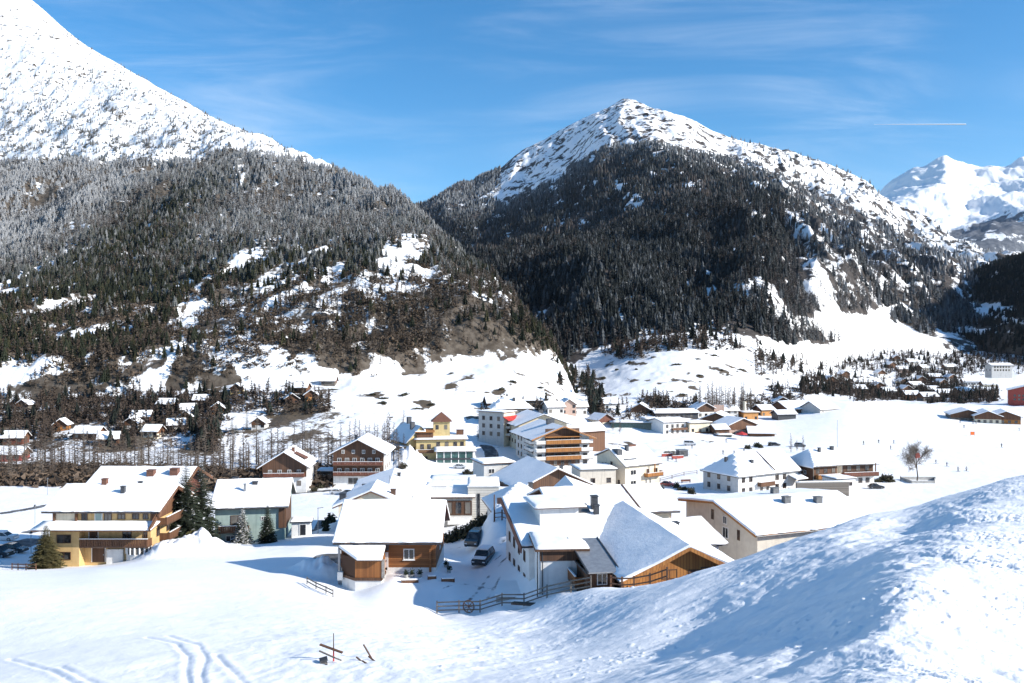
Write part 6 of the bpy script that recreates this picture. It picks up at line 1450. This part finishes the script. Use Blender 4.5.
def build_cars():
    make_car('black suv with snow on its bonnet and roof, at the front of the driveway', 483.5, 563, -14, 'suv', 'car_black', .7)
    make_car('dark van parked behind the black suv in the driveway', 475, 545, -12, 'van', 'car_black', 0)
    make_car('black car with a clear roof at the left picture edge', 13, 552, 84, 'car', 'car_black', 0)
    make_car('dark car half hidden at the left edge, in front of the other black car', -2, 556, 80, 'suv', 'car_black', 0)
    make_car('snow covered pale car behind the black one at the left edge', 4, 541, 88, 'car', 'car_white', 1.)
    make_car('lone black car parked on the snow below the ski field', 876, 488.5, 84, 'car', 'car_black', 0)
    make_car('silver car parked before the glazed front of the yellow hotel', 460, 468.5, 80, 'car', 'car_white', .5)
    for i, (px, py, c, la) in enumerate(((487,441,'car_blue','blue car at the left end of the row below the grey block'),(491,443,'car_red','red car in the row below the grey block'),(496,444,'car_grey','grey car at the right of the row below the grey block'))):
        make_car(la, px, py, 40, 'car', c, 0, 'cars parked below the grey block')
    make_car('dark car in front of the open garage between the brown chalets', 315, 484, 85, 'car', 'car_grey', 0)
    make_car('dark car on the shaded lane behind the white flats', 800, 447, 70, 'suv', 'car_grey', .5)
    make_car('dark car half under the wall below the cream house', 657, 489, 70, 'car', 'car_black', .6)

def build_more_cars():
    make_car('snow covered pale car on the lane between the two brown chalets', 338, 494, 82, 'car', 'car_white', 1.)
    make_car('grey car with a snowy roof, right of the pale one on the lane', 350, 495, 84, 'car', 'car_grey', 1.)
    make_car('blue car beside the small annex at the foot of the golden hotel', 484, 480, 30, 'car', 'car_blue', .8)
    make_car('red car parked by the right corner of the cream house', 668, 486, 60, 'car', 'car_red', .6)
    make_car('white van in front of the white modern flats', 690, 446, 80, 'van', 'car_white', .5)
    make_car('dark car in front of the low brown inn', 775, 446, 75, 'car', 'car_black', .6)
    for la, px, py, h in (('street lamp on the lane before the two brown chalets', 309, 493, 5), ('street lamp at the bend of the dark road below the grey block', 497, 463, 5.5), ('street lamp beside the white modern flats', 707, 447, 5), ('street lamp near the wall of the brown house by the ski field', 800, 489, 4.5), ('street lamp between the teal house and the log chalet', 318, 534, 4.2)):
        p = gat(px, py, 90); o = empty('street_lamp', p); tag(o, la, 'street lamp')
        MB().tube((0,0,-.5), (0,0,h), .07, .05, 8).build('post', M['metal_grey'], o); MB().bar((-.1,0,h), (.9,0,h+.12), .12, .08).build('lamp_head', M['metal_dark'], o)
def build_props():
    # long rail fence between slope and village ------------------------------
    pts = [at(437,614,87.)+[0,0,0]]+[gpt(px, D) for px, D in ((459,86),(480,85),(502,84),(524,83),(547,81.5),(571,79.5),(591,77.5))]
    P = [np.array([p[0], p[1], ground_z(p[0], p[1])]) for p in pts]
    def fence(P, name, label, hgt=1.15, rails=(.3,.68,1.05), mat='wood_grey', w=.13):
        o = empty(name, P[0]); tag(o, label, 'fence'); q = [p-P[0] for p in P]
        for p in q: MB().box(p[0]-w/2, p[0]+w/2, p[1]-w/2, p[1]+w/2, p[2]-.5, p[2]+hgt).build('post', M[mat], o)
        for z in rails:
            for a, b in zip(q[:-1], q[1:]): MB().bar(a+[0,-.09,z], b+[0,-.09,z], .05, .12).build('rail', M[mat], o)
        return o
    fence(P, 'rail_fence', 'long grey three rail fence between the snow slope and the driveway', 1.25, (.32,.72,1.12))
    p = P[1]*.55+P[2]*.45; d = (P[2]-P[1])/np.linalg.norm(P[2]-P[1])
    b = MB()
    for k in range(7): t = math.pi*2*k/7; b.bar((0,0,.65), (math.cos(t)*.62, 0, .65+math.sin(t)*.6), .05, .07)
    for k in range(14): t0, t1 = math.pi*2*k/14, math.pi*2*(k+1)/14; b.bar((math.cos(t0)*.62,0,.65+math.sin(t0)*.6), (math.cos(t1)*.62,0,.65+math.sin(t1)*.6), .09, .08)
    o = b.build('cart_wheel', M['wood_brown']); o.location = list(map(float, p+[0,-.2,0])); o.rotation_euler = (R(-6),0,math.atan2(d[1],d[0])); tag(o, 'old wooden cart wheel leaning on the long rail fence', 'wheel')
    Q = [gpt(px, D) for px, D in ((611,76),(622,75),(634,74),(650,72),(667,70.5))]
    fence(Q, 'rail_fence', 'short brown two rail fence on the bank in front of the barn', 1.25, (.55,1.1), 'wood_brown', .16)
    fence([gpt(px, D) for px, D in ((307,93),(316,90),(326,88),(333,86.5))], 'rail_fence', 'low dark fence below the parking place left of the log chalet', .8, (.35,.7), 'wood_grey', .09)
    fence([gpt(px, D) for px, D in ((12,113.5),(18,113.),(26,112.6),(36,112.2))], 'rail_fence', 'low brown garden fence left of the yellowish thuja', .9, (.4,.8), 'wood_brown', .1)
    fence([gpt(px, D) for px, D in ((494.5,122),(502,121),(508.5,120))], 'rail_fence', 'short dark gate rail at the back of the driveway', 1.5, (.5,1.1), 'wood_dark', .2)
    fence([gat(px, py, 120) for px, py in ((660,482),(672,479),(684,476),(697,474))], 'rail_fence', 'dark rail fence across the run right of the cream house', 1.3, (.6,1.15), 'wood_dark', .16)
    # poles
    def pole(label, px, py, h, r=.07, mat='wood_dark', D=None, cat='pole', name='pole'):
        p = gat(px, py, 60) if D is None else gpt(px, D); o = MB().tube((0,0,-.5), (0,0,h), r, r*.75, 8).build(name, M[mat]); o.location = [float(c) for c in p]; tag(o, label, cat); return o
    pole('dark wooden pole at the back of the driveway, beside the gate rail', 494.3, 531, 3.9, .11, D=121.6)
    pole('thin tall lift cable mast on the bright ski field above the chalets', 837.3, 449, 11.5, .11, 'metal_grey')
    pole('thin dark mast beyond the golden hotel roof', 548.5, 414, 15, .13, 'wood_grey')
    # street lamps
    for la, px, py, h in (('street lamp with a round head on the snowy field left of the guesthouse', 35, 525, 3.6), ('street lamp at the left end of the upper lane behind the guesthouse', 47.5, 495, 4.2), ('short lamp post beside the thuja at the left edge', 31, 553, 3.2)):
        p = gat(px, py, 60); o = empty('street_lamp', p); tag(o, la, 'street lamp')
        MB().tube((0,0,-.5), (0,0,h), .06, .045, 8).build('post', M['metal_grey'], o); MB().tube((0,0,h), (0,0,h+.35), .26, .16, 10).build('lamp_head', M['metal_dark'], o)
    # marker post, planks and half buried rails on the near slope
    p = gat(333.6, 647, 20)
    o = MB().tube((0,0,-.5), (0,0,.55), .045, .04, 8, 0).tube((0,0,.55), (0,0,1.42), .03, .022, 8, 1).build('marker_post', [M['red_paint'], M['wood_dark']]); o.location = list(map(float, p)); tag(o, 'thin rusty marker post standing in the near snow', 'post')
    o = MB().bar((-.75,0.1,.80), (.45,-.12,.46), .16, .06).build('plank', M['wood_dark']); o.location = list(map(float, p+[.02,.05,0])); tag(o, 'dark plank leaning across the rusty marker post, upper of two', 'plank')
    o = MB().bar((-.68,-.25,.62), (.15,-.4,.32), .09, .05).bar((.15,-.4,.32), (.5,-.48,.22), .08, .04).build('plank', M['wood_grey']); o.location = list(map(float, p)); tag(o, 'thin weathered plank under the dark one at the marker post', 'plank')
    o = MB().box(-.16,.16,-.15,.15,-.4,.36).box(-.2,.2,-.19,.19,.362,.42).build('utility_box', M['metal_dark']); o.location = list(map(float, p+[-.36,-.42,-.1])); o.rotation_euler = (R(8),R(-10),.3); tag(o, 'small dark box at the foot of the rusty marker post', 'box')
    o = MB().bar((-.25,-.75,.18), (.2,-1.6,.02), .10, .05).build('plank', M['wood_grey']); o.location = list(map(float, p)); tag(o, 'pale plank sliding down from the small dark box', 'plank')
    for la, dx, dy, ax, ay, az, bx, by, bz in (('longest dark stick poking out of the snow right of the marker post', 1.35,1.0,-.02,.1,.62,.46,-.25,.03), ('stick lying in the snow, rightmost of the four', 1.8,.3,-.1,.15,.14,.3,-.25,.02), ('stick lying in the snow, nearest the marker post', 1.2,.2,-.1,.1,.12,.26,-.25,.0), ('short stick lying lowest in the snow below the other three', 1.6,-.6,-.06,.1,.10,.3,-.2,.02)):
        b = p+[dx,dy,0]; b[2] = ground_z(b[0], b[1]); o = MB().bar((ax,ay,az), (bx,by,bz), .07, .05).build('stick', M['wood_dark']); o.location = list(map(float, b)); tag(o, la, 'stick')
    # wooden frame round the lone tree
    p = gat(917, 482); o = empty('tree_frame', p, R(8)); tag(o, 'low wooden frame around the lone tree on the ski field', 'frame')
    for a, b in (((-3.2,-2.2),(3.6,-3.2)), ((-3.2,-2.2),(-2.2,5)), ((3.6,-3.2),(8.6,3.6)), ((-2.2,5),(8.6,3.6))): MB().bar((*a,.25), (*b,.25), .3, 1.1).build('board', M['concrete'], o)
    # red padded board hanging in the tree
    o = MB().box(-1.0,.9,-.12,.12,-.75,.75).box(-.8,.5,-.16,.16,.752,1.1).build('padding', M['red_wall']); q = p+[0.0,-.5,8.0]; o.scale = (.8,1,.8); o.location = list(map(float, q)); o.rotation_euler = (0,R(-12),.2); tag(o, 'orange red padding fixed in the lone bare tree', 'padding')
    # flags, banners, sunshade
    for la, px, py, m in (('orange slalom banner on the upper ski field', 972.5, 436, 'orange_cloth'), ('small orange flag at the far sheds', 993, 421, 'orange_cloth')):
        g = gat(px, py, 200); o = empty('banner', g); tag(o, la, 'banner')
        for x in (-.9, .9): MB().tube((x,0,-.3), (x,0,2.0), .05, n=6).build('pole', M['black'], o)
        MB().box(-.9,.9,-.03,.03,.4,1.9).build('cloth', M[m], o)
    g = gpt(741.5, 374); o = empty('sunshade', g); tag(o, 'large red sunshade in front of the low brown inn', 'sunshade')
    MB().tube((0,0,-.3), (0,0,3.2), .07, n=6).build('pole', M['metal_grey'], o)
    c = MB(); n = 8; c.add([(0,0,3.6)]+[(2.6*math.cos(6.283*i/n), 2.6*math.sin(6.283*i/n), 2.5) for i in range(n)]+[(2.6*math.cos(6.283*i/n), 2.6*math.sin(6.283*i/n), 2.2) for i in range(n)], [(0,1+i,1+(i+1) % n) for i in range(n)]+[(1+i,9+i,9+(i+1) % n,1+(i+1) % n) for i in range(n)]); c.build('canopy', M['red_paint'], o)
    # red banner cloth over the far roofs
    g = gat(719, 418, 300); o = empty('billboard', g); tag(o, 'pale red hoarding above the white chalet roof', 'hoarding'); MB().box(-2.6,2.6,-.1,.1,3.2,6.8).build('board', M['plaster_pink'], o)
    for x in (-2., 2.): MB().box(x-.12,x+.12,.1,.34,-.5,6.2).build('post', M['metal_grey'], o)
    g = gat(744.5, 417, 300); o = MB().tube((0,0,-.5), (0,0,7.5), .85, .75, 10).tube((0,0,7.5), (0,0,8.1), .95, .95, 10).build('chimney_stack', M['plaster_cream']); o.location = list(map(float, g)); tag(o, 'pale round chimney stack beside the orange house', 'chimney')
    # terrace in front of the log chalet: pots and troughs
    for i, (px, D, la) in enumerate(((406,96.2,'dark leafy pot plant on the snowy terrace, left of three'),(412,96.4,'dark leafy pot plant on the snowy terrace, middle of three'),(420,96.4,'dark leafy pot plant on the snowy terrace, right of three'),(446,101.5,'dark shrub in a pot at the far corner of the log chalet'),(449,98.6,'dark shrub in a pot at the near corner of the log chalet'))):
        g = gpt(px, D); o = empty('pot_plant', g); tag(o, la, 'pot plant'); MB().tube((0,0,-.2), (0,0,.35), .2, .27, 10).build('pot', M['concrete'], o)
        st, fo = shrub_mesh(200+i, 160, 'needle', (.32,.32,.38), .09, 4); f = link('foliage', fo, o); f.location = (0,0,.32)
    for px, D, w, la in ((410,94.8,1.9,'brown flower trough lying along the edge of the snowy terrace'),(448,95,1.5,'brown flower trough at the right corner of the terrace'),(432,95.6,1.0,'small brown flower trough between the two larger troughs')):
        g = gpt(px, D); o = empty('flower_trough', g, .1); tag(o, la, 'trough'); MB().box(-w/2,w/2,-.2,.2,-.2,.3).build('trough', M['wood_brown'], o); MB().box(-w/2+.05,w/2-.05,-.16,.16,.302,.40).build('snow_fill', M['snow'], o)
    # low snow covered slab roof in the yard
    g = at(519, 590, 89.5); g[2] = ground_z(g[0], g[1])-.35; o = empty('carport', g, R(-4)); tag(o, 'low flat snow covered cellar roof at the edge of the driveway', 'roof')
    MB().box(-2.2,2.2,-2.4,2.4,-1.5,.1).build('wall', M['concrete'], o); MB().box(-2.35,2.35,-2.55,2.55,.102,.34).build('roof_snow', M['snow'], o)
    # log pile and rubble at the fence foot
    g = gpt(531, 81.6); o = empty('log_pile', g, -.2); tag(o, 'low pile of dark logs at the foot of the rail fence', 'log pile')
    for i in range(3): MB().tube((-1.9+.1*i,-.2+.16*(i % 3),.12+.2*(i//3)), (2.0-.2*i,-.2+.16*(i % 3),.12+.2*(i//3)), .13, .12, 7).build('log', M['bark'], o)
    # red and dark ski school clutter beside the run
    for la, px, py, m in (('red safety mat beside the run, left of two', 667, 457, 'red_wall'), ('red safety mat beside the run, right of two', 678, 459, 'red_wall'), ('dark lift hut beside the red safety mats', 682, 457, 'roof_slate')):
        g = gat(px, py, 120); o = empty('lift_hut' if 'hut' in la else 'safety_mat', g, .3); tag(o, la, 'hut' if 'hut' in la else 'mat')
        if 'hut' in la:
            MB().box(-1.8,1.8,-1.4,1.4,-.5,2.4).build('wall', M[m], o); MB().box(-2.1,2.1,-1.7,1.7,2.41,2.6).build('roof', M['metal_grey'], o); MB().box(-1.0,.6,-1.46,-1.39,.9,2.0).build('window', M['glass'], o)
        else: MB().box(-2.2,2.2,-.2,.2,-.2,1.1).build('mat', M[m], o); MB().box(-2.25,2.25,-.25,.25,1.102,1.2).build('snow_cap', M['snow'], o)
    o = empty('bench', gat(686, 483, 120), .2); tag(o, 'red brown bench on the snow left of the long grey white house', 'bench')
    MB().box(-1.6,1.6,-.25,.25,.42,.5).build('seat', M['wood_red'], o); MB().box(-1.6,1.6,.2,.28,.52,1.0).build('backrest', M['wood_red'], o)
    for x in (-1.3, 1.3): MB().box(x-.06,x+.06,-.2,.2,-.2,.418).build('leg', M['metal_dark'], o)
    # condensation trail of an airliner, ten kilometres up
    a = at(874, 124.3, 36000); b = at(966, 124.3, 35800); v = MB()
    n = 24
    for i in range(n):
        p0, p1 = a+(b-a)*i/n, a+(b-a)*(i+1)/n; v.tube(p0, p1, 5+20*(i/n), 5+20*((i+1)/n), 8, cap=i in (0, n-1))
    o = v.build('contrail', plain('condensation_trail', (.95,.96,.98), (.9,.92,.95), 1.)); tag(o, 'thin white condensation trail high in the blue sky', kind='stuff')
build_near_houses(); build_mid_houses(); build_hotels(); build_far_houses()
build_trees(); build_people(); build_cars(); build_more_cars(); build_props()
build_ground(); build_ground_behind(); build_left_mountain(); build_central_mountain(); build_far_ranges(); build_light(); build_haze(); build_camera()
